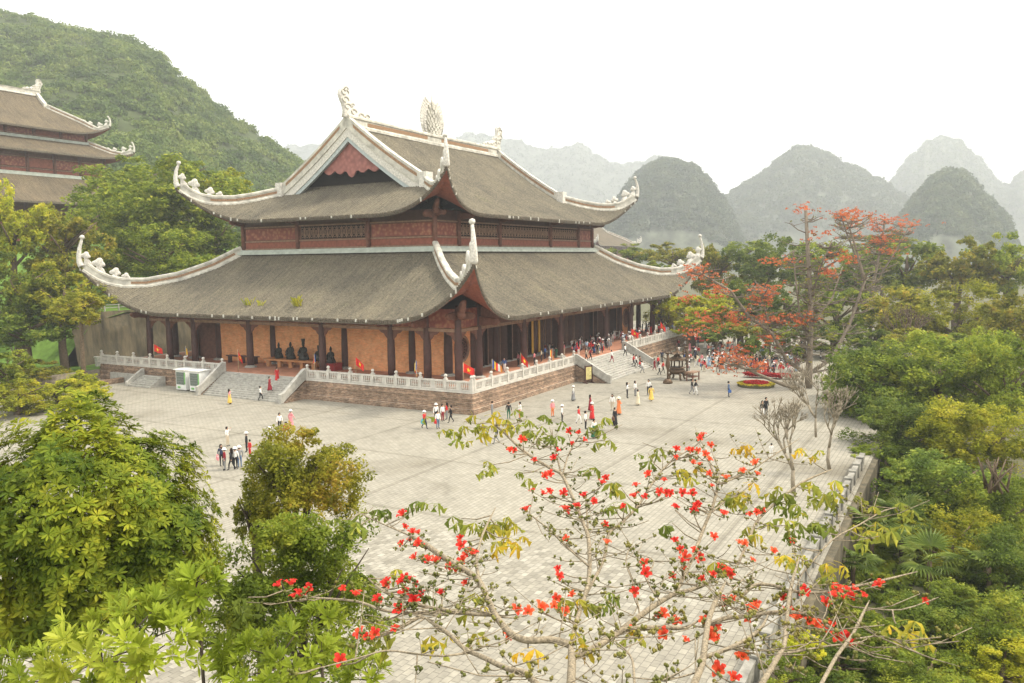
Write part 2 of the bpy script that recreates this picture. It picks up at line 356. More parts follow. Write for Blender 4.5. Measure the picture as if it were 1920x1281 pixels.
# ---- hillside behind the hall, retaining wall, lawn
def hz(x, y):
    b0 = 7.0*smoothstep(-6, 2, x)+1.0; z = b0+(19.5-b0)*smoothstep(63, 112, y)
    return z*(1-.0*x)
X, Y = np.meshgrid(np.linspace(-150, 150, 61), np.concatenate([np.linspace(61.2, 120, 30), np.linspace(128, 330, 16)]), indexing='ij')
Z = hz(X, Y)*(1-smoothstep(75, 140, X))+smoothstep(75, 140, X)*0.2 + (fbm(np.stack([X, Y, X*0], -1), 1/9., 3)-.5)*1.2*smoothstep(62, 70, Y)
P = np.stack([X, Y, Z], -1); o = link('hillside', terrain_mesh('hillside', P, GRASSY)); o['kind'] = 'structure'
rm, t, b = nmat('quarried_rock'); g = N(t, 'NewGeometry'); mp = N(t, 'Mapping'); mp.inputs['Scale'].default_value = (1.2, 1.2, .22); t.links.new(g.outputs['Position'], mp.inputs[0])
n = N(t, 'TexNoise', Scale=.9, Detail=8.0, Roughness=.65); t.links.new(mp.outputs[0], n.inputs[0]); r = ramp(t, n.outputs[0], [(.3, (.03, .027, .016)), (.5, (.095, .078, .045)), (.75, (.19, .15, .085))])
t.links.new(r.outputs[0], b.inputs['Base Color']); b.inputs['Roughness'].default_value = .9; bump(t, b, n.outputs[0], .7, .15); ROCK = rm
n1, n2 = 70, 14; X, Zz = np.meshgrid(np.linspace(-3, 80, n1), np.linspace(0, 8.3, n2), indexing='ij')
Yw = 60.6-.07*Zz*0+(fbm(np.stack([X, X*0, Zz], -1), .35, 4)-.5)*1.5+.08*Zz
rw = link('retaining_wall', terrain_mesh('retaining_wall', np.stack([X, Yw, Zz], -1), ROCK, False)); tag(rw, 'rough brown rock retaining wall behind the left end of the hall', 'wall')
# ================================================================== HALL MATERIALS
def tile(name, axis, tint=(1, 1, 1)):
    m_, t, b = nmat(name); g = N(t, 'NewGeometry'); sp = N(t, 'SeparateXYZ'); t.links.new(g.outputs['Position'], sp.inputs[0])
    def wave(ax, per):
        a = N(t, 'Math', operation='PINGPONG'); a.inputs[1].default_value = per/2
        ad = N(t, 'Math', operation='ADD'); ad.inputs[1].default_value = 500; t.links.new(sp.outputs[ax], ad.inputs[0]); t.links.new(ad.outputs[0], a.inputs[0])
        r = N(t, 'MapRange'); r.inputs[2].default_value = per/2; t.links.new(a.outputs[0], r.inputs[0]); return r.outputs[0]
    w1 = wave(axis, .36); w2 = wave(1-axis, .27)
    n = N(t, 'TexNoise', Scale=.16, Detail=6.0, Roughness=.65); t.links.new(g.outputs['Position'], n.inputs[0])
    mp = N(t, 'Mapping'); sc = [.25, .25, .25]; sc[axis] = 2.6; mp.inputs['Scale'].default_value = sc; t.links.new(g.outputs['Position'], mp.inputs[0])
    n2 = N(t, 'TexNoise', Scale=1.0, Detail=5.0, Roughness=.7); t.links.new(mp.outputs[0], n2.inputs[0])
    n3 = N(t, 'TexNoise', Scale=5.0, Detail=3.0); t.links.new(g.outputs['Position'], n3.inputs[0])
    T = lambda c: tuple(v*q for v, q in zip(c, tint))
    r = ramp(t, n.outputs[0], [(.25, T((.080, .071, .056))), (.42, T((.115, .102, .077))), (.6, T((.141, .123, .090))), (.8, T((.124, .118, .074)))])
    r2 = ramp(t, n2.outputs[0], [(.28, (.66, .66, .67)), (.5, (1.0, 1.0, .99)), (.72, (1.32, 1.3, 1.22))]); c = mixc(t, r.outputs[0], r2.outputs[0], 1.0, 'MULTIPLY')
    r3 = ramp(t, n3.outputs[0], [(.3, (.60, .60, .61)), (.7, (1.42, 1.40, 1.34))]); c = mixc(t, c, r3.outputs[0], 1.0, 'MULTIPLY')
    rw = ramp(t, w1, [(0, (.45, .45, .46)), (.45, (1.05, 1.05, 1.05)), (1, (1.25, 1.24, 1.2))]); c = mixc(t, c, rw.outputs[0], .0, 'MULTIPLY')
    t.links.new(c, b.inputs['Base Color']); b.inputs['Roughness'].default_value = .85; b.inputs['Specular IOR Level'].default_value = .15
    ad = N(t, 'Math', operation='ADD'); t.links.new(n3.outputs[0], ad.inputs[0]); mu = N(t, 'Math', operation='MULTIPLY'); mu.inputs[1].default_value = .5; t.links.new(w2, mu.inputs[0]); t.links.new(mu.outputs[0], ad.inputs[1])
    bump(t, b, ad.outputs[0], .8, .09); MATS[name] = m_; return m_
TILE_X = tile('roof_tile_front', 0); TILE_Y = tile('roof_tile_side', 1)
TILE_X2 = tile('upper_hall_tile_front', 0, (1.0, .92, .84)); TILE_Y2 = tile('upper_hall_tile_side', 1, (1.0, .92, .84))
def brick(name, c1, c2, mo, bw=.46, rh=.16, axis=1, dirty=.22):
    m_, t, b = nmat(name); g = N(t, 'NewGeometry'); sp = N(t, 'SeparateXYZ'); t.links.new(g.outputs['Position'], sp.inputs[0])
    ad = N(t, 'Math', operation='ADD'); t.links.new(sp.outputs[0], ad.inputs[0]); t.links.new(sp.outputs[1], ad.inputs[1])
    co = N(t, 'CombineXYZ'); t.links.new(ad.outputs[0], co.inputs[0]); t.links.new(sp.outputs[2], co.inputs[1])
    br = N(t, 'TexBrick', Scale=1.0); br.inputs['Mortar Size'].default_value = .012; br.inputs['Brick Width'].default_value = bw; br.inputs['Row Height'].default_value = rh; br.inputs['Bias'].default_value = .0
    for k, c in (('Color1', c1), ('Color2', c2), ('Mortar', mo)): br.inputs[k].default_value = (*c, 1)
    t.links.new(co.outputs[0], br.inputs[0])
    n = N(t, 'TexNoise', Scale=.8, Detail=7.0, Roughness=.7); t.links.new(g.outputs['Position'], n.inputs[0])
    mp = N(t, 'Mapping'); mp.inputs['Scale'].default_value = (2.4, 2.4, 7.5); t.links.new(g.outputs['Position'], mp.inputs[0])
    n2 = N(t, 'TexNoise', Scale=1.0, Detail=3.0); t.links.new(mp.outputs[0], n2.inputs[0])
    r = ramp(t, n.outputs[0], [(.3, (1-dirty,)*3), (.65, (1.12,)*3)]); c = mixc(t, br.outputs[0], r.outputs[0], 1.0, 'MULTIPLY')
    r2 = ramp(t, n2.outputs[0], [(.3, (1-dirty*.55, 1-dirty*.6, 1-dirty*.6)), (.7, (1+dirty*.5,)*3)]); c = mixc(t, c, r2.outputs[0], 1.0, 'MULTIPLY')
    t.links.new(c, b.inputs['Base Color']); b.inputs['Roughness'].default_value = .9; b.inputs['Specular IOR Level'].default_value = .15
    bump(t, b, br.outputs['Fac'], -.5, .03); MATS[name] = m_; return m_
BRICK_W = brick('orange_brick', (.76, .31, .125), (.82, .40, .18), (.64, .44, .28))
BRICK_P = brick('weathered_plinth_brick', (.19, .125, .085), (.36, .235, .155), (.40, .35, .27), .46, .17, dirty=.55)
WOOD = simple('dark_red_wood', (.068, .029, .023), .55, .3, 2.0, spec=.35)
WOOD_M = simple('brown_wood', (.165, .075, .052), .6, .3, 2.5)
WOOD_R = simple('red_painted_wood', (.24, .080, .052), .6, .25, 2.5)
WOOD_L = simple('worn_rail_wood', (.27, .17, .115), .7, .3, 3)
DARK = simple('interior_shade_paint', (.018, .014, .012), .9, .2, 2)  # near-black paint, stands in for shade inside openings and recesses
DOORW = simple('door_wood', (.070, .036, .028), .5, .3, 2)
FLOOR_T = simple('terracotta_floor', (.42, .20, .125), .75, .25, 1.5)
WHITE = simple('weathered_white_plaster', (.49, .465, .40), .8, .36, 1.1, bumpy=.25)
WHITE2 = simple('clean_white_plaster', (.56, .53, .47), .75, .32, 5.0, bumpy=.9)
BLUEG = simple('blue_grey_strip', (.38, .42, .41), .7, .15, 2)
FLASH = simple('grey_green_flashing', (.40, .43, .38), .7, .2, 1.2)
INLAY = simple('fretted_tan_inlay', (.27, .165, .095), .8, .5, 7, bumpy=.6)
DRIP = simple('eave_tile_end', (.115, .095, .070), .8, .5, 5)
DRIP_W = simple('pale_eave_drip', (.52, .50, .44), .8, .2, 5)
BRONZE = simple('dark_bronze', (.035, .033, .028), .45, .3, 4, metal=.35)
BRONZE_B = simple('brown_bronze', (.115, .075, .045), .5, .3, 4, metal=.3)
m_, t, b = nmat('carved_red_panel'); g = N(t, 'NewGeometry'); v_ = N(t, 'TexVoronoi', Scale=2.6); v_.feature = 'SMOOTH_F1'; t.links.new(g.outputs['Position'], v_.inputs[0])
r = ramp(t, v_.outputs['Distance'], [(.1, (.36, .16, .085)), (.5, (.22, .060, .040)), (.9, (.15, .040, .03))]); t.links.new(r.outputs[0], b.inputs['Base Color']); bump(t, b, v_.outputs['Distance'], -.8, .1); b.inputs['Roughness'].default_value = .7; CARVED = m_
m_, t, b = nmat('carved_rose_board'); v_ = N(t, 'TexVoronoi', Scale=1.9); v_.feature = 'SMOOTH_F1'; g = N(t, 'NewGeometry'); t.links.new(g.outputs['Position'], v_.inputs[0])
r = ramp(t, v_.outputs['Distance'], [(.1, (.34, .13, .105)), (.6, (.21, .075, .062))]); t.links.new(r.outputs[0], b.inputs['Base Color']); bump(t, b, v_.outputs['Distance'], -.9, .12); b.inputs['Roughness'].default_value = .75; ROSE = m_

# ================================================================== ROOF BUILDER (shared by the three halls)
def place(ox, oy, oz):
    return lambda q: np.array((q[0]+ox, q[1]+oy, q[2]+oz), float)
def side_map(k, LX, LY):
    """(s along eave, q inward, z) of side k -> hall-local xyz; 0 faces -x, 1 faces -y, 2 faces +x, 3 faces +y"""
    return [lambda s, q, z: (q, s, z), lambda s, q, z: (s, q, z), lambda s, q, z: (LX-q, s, z), lambda s, q, z: (s, LY-q, z)][k]
def ssamp(s0, s1, D, n=46):
    e = (np.linspace(0, 1, 15)**1.25)*min(D, (s1-s0)/2)
    mid = np.linspace(s0+e[-1], s1-e[-1], max(4, n-30))
    return np.concatenate([s0+e, mid[1:-1], s1-e[::-1]])
def roof_sides(root, T, LX, LY, rows, zmid, hipz, D, mats, e=2.4, drop=.42, wu=.5, sides=(0, 1, 2, 3), verge=None, rowsets=None, drips=True, name='roof_slope', ribs=True):
    """rows: list of (q_mid, c_hip or None); hipz(c) height on the hip"""
    for k in sides:
        mp = side_map(k, LX, LY); ln = LY if k in (0, 2) else LX; Rr = rowsets[k] if rowsets else rows; P = []; W = []
        smin = min((c if c is not None else verge) for q, c in Rr); gs = np.arange(smin, ln-smin+.19, .19) if ribs else ssamp(smin, ln-smin, D)
        for q, c in Rr:
            s0 = c if c is not None else verge; row = []
            for i_, s in enumerate(np.clip(gs, s0, ln-s0)):
                d = min(s-s0, ln-s0-s); b_ = max(0, 1-d/D)**e if c is not None else 0
                zz = zmid(q); zz = zz+((hipz(c)-zz)*b_ if c is not None else 0)+(.075 if ribs and i_ % 2 else 0)
                row.append(T(mp(s, q+((c-q)*b_ if c is not None else 0), zz)))
            P.append(row)
        fl = k in (0, 3)
        mb = MB(); mb.grid(P, flip=not fl); mb.build(name, mats[0] if k in (1, 3) else mats[1], root, False)
        i0 = int(len(P)*wu); U = [[q-np.array((0, 0, drop)) for q in r] for r in P[i0:]]
        mb = MB(); mb.grid(U, flip=fl); mb.build('soffit', WOOD_R, root, True)
        E = P[-1]; L_ = [q-np.array((0, 0, drop)) for q in E]
        mb = MB(); mb.grid([E, L_], flip=not fl); mb.build('eave_fascia', DRIP, root)
        if drips:
            mb = MB(); pts = np.array(E); seg = np.linalg.norm(np.diff(pts, axis=0), axis=1); acc = np.concatenate([[0], np.cumsum(seg)])
            ps = np.arange(.15, acc[-1], .30); out = np.array(T(mp(0, -1, 0)))-np.array(T(mp(0, 0, 0)))
            for a in ps:
                q = np.array([np.interp(a, acc, pts[:, i]) for i in range(3)])+out*.06
                h = .13+.05*random.random(); wmi = 1 if random.random() < .10 else 0
                if wmi and random.random() < .3: h += .08
                mb.box((q[0], q[1], q[2]-h*.8), (.085 if k in (1, 3) else .05, .05 if k in (1, 3) else .085, h), wmi)
            o = mb.build('eave_tile_row', [DRIP, DRIP_W], root); o['kind'] = 'stuff'
    return
def scroll(mb, o, du, dv, h, r, th, lean=0.0):
    """a curled cloud finial: stem and round head"""
    out = [(-.62*h*.6, 0), (.62*h*.6, 0), (.36*h*.6+lean*.3, .35*h)]
    cx, cy_ = lean, h-r
    for a in np.linspace(-62, 248, 19): w_ = 1.0+.20*math.cos(R_(a*3.4)); out.append((cx+1.25*r*math.cos(R_(a))*w_, cy_+1.05*r*math.sin(R_(a))*w_))
    out.append((-.36*h*.6+lean*.3, .35*h)); mb.plate(out, o, du, dv, th)
def hip_ridge(root, T, corner, LX, LY, cs, hipz, tip, hgt=1.15, wid=.5, horn=4.2, fin=True, k=1.0):
    """white ridge along a hip from c=cs[0] to the tip, with inlay, horn and cloud scrolls; corner = (sx, sy) in {0,1}"""
    cx = lambda c: c if corner[0] == 0 else LX-c
    cyy = lambda c: c if corner[1] == 0 else LY-c
    dv_ = np.array((-1 if corner[0] == 0 else 1, -1 if corner[1] == 0 else 1, 0))/math.sqrt(2)   # outwards
    side = np.array((-dv_[1], dv_[0], 0))
    cc = np.linspace(cs[0], tip+.2, 22); path = [T((cx(c), cyy(c), hipz(c)-.15)) for c in cc]
    w_ = wid; H = hgt
    mb = MB(); mb.sweep([(-w_*.72, 0), (w_*.72, 0), (w_*.72, .22*H), (w_*.5, .30*H), (w_*.5, .80*H), (w_*.66, .86*H), (w_*.66, H+.08), (w_*.35, H+.18), (-w_*.35, H+.18), (-w_*.66, H+.08), (-w_*.66, .86*H), (-w_*.5, .80*H), (-w_*.5, .30*H), (-w_*.72, .22*H)], path, side)
    hr = mb.build('hip_ridge', WHITE, root)
    n2 = int(len(path)*.74)
    if fin:
        mb = MB()
        for sg in (-1, 1):
            pp = [q+side*sg*(w_*.5) for q in path[1:n2]]; mb.sweep([(-.02, .45*H), (.02, .45*H), (.02, .72*H), (-.02, .72*H)], pp, side)
        mb.build('fretwork_inlay', INLAY, hr)
    tz = np.array(path[-1])
    hp = [(0, .5*H), (.22*k, 1.0*k), (.28*k, 2.0*k), (.12*k, 3.0*k), (-.25*k, horn*k)]
    P = []; R2 = []
    for q in np.linspace(0, 1, 12):
        x = np.interp(q, np.linspace(0, 1, 5), [a for a, _ in hp]); z = np.interp(q, np.linspace(0, 1, 5), [b_ for _, b_ in hp]); P.append(tz+dv_*x+np.array((0, 0, z))); R2.append((.46-.31*q)*k)
    mb = MB(); mb.tube(P, R2, 8); c_ = P[-1]; mb.lathe([(.02, -.3*k), (.24*k, -.22*k), (.33*k, 0), (.24*k, .22*k), (.02, .3*k)], 8, c_+np.array((0, 0, .12*k)))
    mb.build('hip_horn', WHITE2, root, True)
    if fin:
        base = lambda c: T((cx(c), cyy(c), hipz(c)+H-.25))
        for c0, h, r, ln in ((tip+.75, 2.0*k, .42*k, .25), (tip+1.7, 2.0*k, .58*k, .12), (tip+2.9, 1.3*k, .5*k, -.1), (tip+3.7, .85*k, .38*k, -.2)):
            mb = MB(); scroll(mb, base(c0), dv_, (0, 0, 1), h, r, .38*k, ln); mb.build('cloud_scroll', WHITE2, root, True)
# ================================================================== MAIN HALL
ba, bb_, bc, bd, bp, bq, br_ = 3.952, 4.808, 9.913, 11.723, 5.326, 9.954, 15.044
LY = 2*(ba+bb_+bc)+bd; LX = 2*(ba+bb_+bp+bq)+br_; ZF = 2.23; PO = 4.34; INS = ba+bb_
ycol = list(np.cumsum([0, ba, bb_, bc, bd, bc, bb_, ba])); xcol = list(np.cumsum([0, ba, bb_+bp, bq, br_, bq, bp+bb_, ba]))
hall = thing('temple_hall', 'large two tiered temple hall with brown tiled roofs and white upturned ridges', 'temple', (LX/2, LY/2, 0))
T0 = place(0, 0, 0)
# plinth: stepped brick courses
prof = [(.0, 0), (.32, .0), (.32, .5), (.16, .56), (.16, .62), (.10, .66), (.10, .98), (.15, 1.0), (.15, 1.12), (.08, 1.15), (.08, 1.42), (.14, 1.44), (.14, 1.58), (.05, 1.62), (.05, 1.92), (.0, 1.95), (.0, 2.02)]
mb = MB(); ring = []
for o_, z in prof: ring.append([(-PO-o_, -PO-o_, z), (LX+PO+o_, -PO-o_, z), (LX+PO+o_, LY+PO+o_, z), (-PO-o_, LY+PO+o_, z), (-PO-o_, -PO-o_, z)])
mb.grid(ring); mb.build('brick_plinth', BRICK_P, hall)
mb = MB(); mb.bb(-PO-.06, LX+PO+.06, -PO-.06, LY+PO+.06, 2.02, ZF-.02); mb.build('plinth_coping', STONE_W, hall)
mb = MB(); mb.bb(-PO+.5, LX+PO-.5, -PO+.5, LY+PO-.5, ZF-.1, ZF); mb.build('terrace_floor', FLOOR_T, hall)
# colonnade columns
cp = [(.50, 0), (.62, .0), (.62, .16), (.46, .18)]
def column(x, y, z0, z1, r=.40, base=True, mat=None):
    mb = MB(); h = z1-z0; mb.lathe([(r*1.0, 0), (r*1.08, .18*h), (r*1.06, .4*h), (r*.86, .75*h), (r*.72, h)], 12, (x, y, z0)); c = mb.build('column', mat or WOOD, hall, True)
    if base: mb = MB(); mb.lathe([(r*1.9, 0), (r*1.9, .14), (r*1.35, .2), (r*1.2, .26)], 12, (x, y, z0)); mb.build('column_base', STONE_G, c)
cols = [(0, y) for y in ycol]+[(x, 0) for x in xcol[1:]]+[(LX, y) for y in ycol[1:]]+[(x, LY) for x in xcol[1:-1]]
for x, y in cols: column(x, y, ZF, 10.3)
ins = ba
wy = [ycol[1], ycol[2], ycol[3], ycol[4], ycol[5], ycol[6]]; xw = [ba, INS, INS+bp, INS+bp+bq, INS+bp+bq+br_, LX-INS-bp, LX-INS, LX-ba]
for y in wy: column(ins, y, ZF, 9.5, .46)
for x in xw[1:]: column(x, ins, ZF, 9.5, .44)
column(LX-ba, LY/2, ZF, 9.5, .44)
# tie beams and frieze boards between front columns
def beam(p0, p1, z0, z1, th, mat, name):
    mb = MB(); d = np.array(p1)-np.array(p0); n_ = np.array((-d[1], d[0]))/np.linalg.norm(d)*th
    a, b_ = np.array(p0), np.array(p1); q = [a-n_, b_-n_, b_+n_, a+n_]
    mb.add([(*v, z0) for v in q]+[(*v, z1) for v in q], [(3, 2, 1, 0), (4, 5, 6, 7), (0, 1, 5, 4), (1, 2, 6, 5), (2, 3, 7, 6), (3, 0, 4, 7)]); return mb.build(name, mat, hall)
for k, cl in ((0, ycol), (1, xcol)):
    for a, b_ in zip(cl[:-1], cl[1:]):
        f = (lambda s: (0, s)) if k == 0 else (lambda s: (s, 0))
        beam(f(a+.3), f(b_-.3), 7.5, 7.86, .17, WOOD_L if True else WOOD, 'tie_beam')
        beam(f(a+.3), f(b_-.3), 7.92, 9.9, .08, CARVED if b_-a < 6 else WOOD_M, 'frieze_board')
        mbk = MB()                                                     # curved spandrel brackets in the bay's upper corners
        for s, dr in ((a+.3, 1), (b_-.3, -1)):
            du = np.array((0, dr, 0)) if k == 0 else np.array((dr, 0, 0)); mbk.plate([(0, 0), (1.3, 0), (1.05, -.22), (.62, -.34), (.4, -.7), (.12, -.95), (0, -1.2)], (*f(s), 7.48), du, (0, 0, 1), .14)
        mbk.build('spandrel_bracket', WOOD_M, hall)
# eave bracket arms (scroll-headed) outwards from every visible front column
ARM = [(0, 0), (.2, -.55), (.8, -.62), (1.5, -.45), (2.1, -.52), (2.5, -.35), (2.72, -.05), (2.55, .25), (2.2, .18), (1.9, .3), (0, .45)]
for y in ycol[1:]: mb = MB(); mb.plate(ARM, (0, y, 8.5), (-1, 0, 0), (0, 0, 1), .42, bev=.1); mb.build('eave_bracket', WOOD_M, hall)
for x in xcol[1:]: mb = MB(); mb.plate(ARM, (x, 0, 8.5), (0, -1, 0), (0, 0, 1), .42, bev=.1); mb.build('eave_bracket', WOOD_M, hall)
def corner_set(x, y, z, sx, sy, k=1.0):
    r2 = 1/math.sqrt(2)
    for du in ((sx, 0, 0), (0, sy, 0)): mb = MB(); mb.plate([(a*1.1*k, b_*1.25*k) for a, b_ in ARM], (x, y, z), du, (0, 0, 1), .6*k, bev=.12); mb.build('corner_bracket', WOOD_M, hall)
    mb = MB(); mb.plate([(0, -.7*k), (2.2*k, -.2*k), (3.3*k, .5*k), (4.3*k, 1.5*k), (4.6*k, 2.3*k), (3.9*k, 2.2*k), (2*k, 1.4*k), (0, .9*k)], (x, y, z), (sx*r2, sy*r2, 0), (0, 0, 1), .75*k, bev=.12)
    c_ = np.array((x, y, z))+np.array((sx*r2, sy*r2, 0))*2.6*k; mb.lathe([(.05, -.75*k), (.55*k, -.5*k), (.7*k, 0), (.5*k, .5*k), (.05, .7*k)], 10, c_+np.array((0, 0, .25*k))); mb.build('corner_beam_head', WOOD_M, hall, True)
corner_set(0, 0, 9.35, -1, -1, .72); corner_set(0, LY, 9.35, -1, 1, .72); corner_set(LX, 0, 9.35, 1, -1, .72)
# brick walls behind the colonnade (orange brick), doors on the front side
mb = MB(); mb.bb(ins-.12, ins+.25, wy[0], wy[-2], ZF, 9.4); mb.build('side_brick_wall', BRICK_W, hall)
mb = MB(); mb.bb(ins+.6, ins+.9, wy[-2], wy[-1], ZF, 9.4); mb.build('passage_wall', WOOD_M, hall)
for a, b_ in ((xw[0], xw[1]), (xw[6], xw[7])):
    mb = MB(); mb.bb(a, b_, ins-.12, ins+.25, ZF, 9.4); mb.build('front_brick_wall', BRICK_W, hall)
    mb = MB(); cx_, cz = (a+b_)/2+.1, ZF+2.75; rr = 1.42
    th_ = np.linspace(0, 2*math.pi, 29)
    mb.tube([(cx_+rr*math.cos(q), ins-.16, cz+rr*math.sin(q)) for q in th_], .17, 6, caps=False); win = mb.build('round_window', WOOD_L, hall)
    mb = MB(); mb.add([(cx_+rr*math.cos(q), ins-.135, cz+rr*math.sin(q)) for q in th_[:-1]], [tuple(range(28))]); mb.build('shade_disc', DARK, win)  # flat near-black disc on the wall, painted shade behind the lattice
    mb = MB()
    for r3 in (.45, .85, 1.15): mb.tube([(cx_+r3*math.cos(q), ins-.17, cz+r3*math.sin(q)) for q in th_], .065, 4, caps=False)
    for q in np.arange(0, math.pi, math.pi/6): c_, s_ = math.cos(q), math.sin(q); mb.tube([(cx_-rr*c_, ins-.17, cz-rr*s_), (cx_+rr*c_, ins-.17, cz+rr*s_)], .05, 4)
    mb.build('window_lattice', WOOD_M, win)
# inner back wall (shade painted near-black) and ceiling under the lower roof
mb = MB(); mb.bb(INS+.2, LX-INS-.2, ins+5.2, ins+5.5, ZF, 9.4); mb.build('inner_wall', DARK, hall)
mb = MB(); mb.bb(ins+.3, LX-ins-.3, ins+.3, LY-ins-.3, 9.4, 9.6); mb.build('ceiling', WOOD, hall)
mb = MB(); mb.bb(LX-ins-.25, LX-ins+.1, ins+6, LY-ins, ZF, 9.4); mb.build('far_brick_wall', BRICK_W, hall)
mb = MB(); mb.bb(xw[1], xw[6], ins-.1, ins+.35, ZF+5.0, 9.4); mb.build('door_lintel', WOOD_M, hall)
mb = MB(); mb.bb(xw[1], xw[6], ins-.15, ins+.4, ZF+.002, ZF+.22); mb.build('door_threshold', STONE_G, hall)
for a, b_ in zip(xw[1:6], xw[2:7]):
    n_ = max(4, int((b_-a)/1.25)); w_ = (b_-a-.9)/n_
    for i in range(n_):
        x0 = a+.45+i*w_; ang = (-1)**i*.28 if i not in (n_//2, n_//2-1) else (-1)**i*1.25
        mb = MB(); mb.box((0, 0, 2.4), (w_*.47, .05, 2.4))
        for z0, z1 in ((.35, 1.5), (1.75, 2.3), (2.55, 4.5)):
            mb.box((0, -.06, (z0+z1)/2), (w_*.36, .025, (z1-z0)/2))
        o = mb.build('door_panel', DOORW, hall, world=True); o.location = (x0+w_/2, ins+.15, ZF+.22); o.rotation_euler = (0, 0, ang)
        mb = MB(); mb.box((-w_*.5, -.04, 2.4), (.045, .04, 2.4)); e_ = link('door_edge', mb.mesh('door_edge', WOOD_L), o, False)
GOLD = simple('yellow_cloth', (.62, .36, .055), .7, .15, 3)
for x in (INS+bp+bq-.9, INS+bp+bq+1.0): mb = MB(); mb.bb(x, x+.45, ins-.3, ins-.2, ZF+.4, ZF+5.0); mb.build('yellow_banner', GOLD, hall)

# ---- lower roof
zl = lambda q: 16.15-7.35*(1.25*((INS-q)/(INS+3.5))-.25*((INS-q)/(INS+3.5))**2)
lc = [-5.6, -4.9, -4.2, -3.3, -2, 0, 3, 6, INS]; lz = [14.6, 13.75, 13.05, 12.45, 12.05, 12.0, 12.75, 14.2, 16.15]
hl = lambda c: float(np.interp(c, lc, lz))
rows = [(INS+(-3.5-INS)*w_, INS+(-5.6-INS)*w_) for w_ in np.linspace(0, 1, 17)]
roof1 = hall
roof_sides(hall, T0, LX, LY, rows, zl, hl, 13.5, (TILE_X, TILE_Y), 2.5, .45, .45)
for cn in ((0, 0), (0, 1), (1, 0), (1, 1)): hip_ridge(hall, T0, cn, LX, LY, (INS+.1,), hl, -5.6)
mb = MB()
for z0, z1, e_ in ((16.0, 16.35, .75), (16.33, 16.62, .45)):
    ri = [[(INS-e_, INS-e_, z), (LX-INS+e_, INS-e_, z), (LX-INS+e_, LY-INS+e_, z), (INS-e_, LY-INS+e_, z), (INS-e_, INS-e_, z)] for z in (z0, z1)]
    mb.grid(ri); e2 = .1; mb.grid([ri[1], [(INS-e2, INS-e2, z1), (LX-INS+e2, INS-e2, z1), (LX-INS+e2, LY-INS+e2, z1), (INS-e2, LY-INS+e2, z1), (INS-e2, INS-e2, z1)]])
mb.build('roof_flashing', FLASH, hall)
# ---- upper storey
ux = list(INS+np.cumsum([0, bp, bq, br_, bq, bp])); uy = list(INS+np.cumsum([0, bc, bd, bc]))
mb = MB(); mb.bb(INS+.22, LX-INS-.22, INS+.22, LY-INS-.22, 16.2, 20.9); mb.build('upper_wall', WOOD_M, hall)
def lattice(mb, f, a, b_, z0, z1):
    n_ = max(2, int((b_-a)/.75)); w_ = (b_-a)/n_; h = (z1-z0); zc = (z0+z1)/2
    for i in range(n_):
        c0 = a+(i+.5)*w_
        for rr in (.44, .22): mb.tube([f(c0+w_*rr*math.cos(q), -.03, zc+h*rr*math.sin(q)) for q in np.linspace(0, 2*math.pi, 11)], .045, 4, caps=False)
        mb.tube([f(c0-w_/2, -.03, z0), f(c0+w_/2, -.03, z1)], .04, 4); mb.tube([f(c0-w_/2, -.03, z1), f(c0+w_/2, -.03, z0)], .04, 4)
        mb.tube([f(c0-w_/2, -.03, z0), f(c0-w_/2, -.03, z1)], .05, 4)
def storey(k, cl):
    f = [lambda s, o_, z: (INS+.2+o_, s, z), lambda s, o_, z: (s, INS+.2+o_, z)][k]
    def fb(s0, s1, o0, o1, z0, z1, mat, name, par=hall):
        p0, p1 = f(s0, o0, z0), f(s1, o1, z1); mb = MB(); mb.bb(min(p0[0], p1[0]), max(p0[0], p1[0]), min(p0[1], p1[1]), max(p0[1], p1[1]), z0, z1); return mb.build(name, mat, par)
    for i, s in enumerate(cl):
        if k == 1 and i == 0: continue
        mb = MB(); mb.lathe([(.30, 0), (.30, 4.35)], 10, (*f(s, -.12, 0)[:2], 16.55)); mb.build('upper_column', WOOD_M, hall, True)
        mb = MB(); du = (-1, 0, 0) if k == 0 else (0, -1, 0); mb.plate([(a*.85, b__*.8) for a, b__ in ARM], (*f(s, -.1, 0)[:2], 20.35), du, (0, 0, 1), .36, bev=.1); mb.build('eave_bracket', WOOD_M, hall)
    for i, (a, b_) in enumerate(zip(cl[:-1], cl[1:])):
        a += .32; b_ -= .32
        fb(a, b_, -.05, .05, 16.85, 17.6, WOOD_R, 'red_panel')
        for z in (16.66, 17.66, 19.55): fb(a-.1, b_+.1, -.16, .04, z, z+.16, WOOD_L, 'wall_rail')
        fb(a, b_, -.07, .05, 19.75, 20.95, WOOD, 'frieze_board')
        carved = (i in (0, 2) if k == 0 else i in (0, 4))
        if carved: fb(a+.15, b_-.15, -.06, .04, 17.95, 19.4, CARVED, 'carved_panel')
        else:
            pn = fb(a+.1, b_-.1, -.012, .05, 17.9, 19.5, DARK, 'lattice_window')  # backing panel coloured like the shade behind the fretwork
            mb = MB(); lattice(mb, f, a+.1, b_-.1, 17.98, 19.42); mb.build('fretwork', WOOD_L, pn)
            for q in (a+.1, b_-.25): fb(q, q+.15, -.09, -.02, 17.9, 19.5, WOOD_M, 'window_jamb', pn)
storey(0, uy); storey(1, ux)
corner_set(INS+.1, INS+.1, 20.6, -1, -1, .6); corner_set(INS+.1, LY-INS-.1, 20.6, -1, 1, .6); corner_set(LX-INS-.1, INS+.1, 20.6, 1, -1, .6)
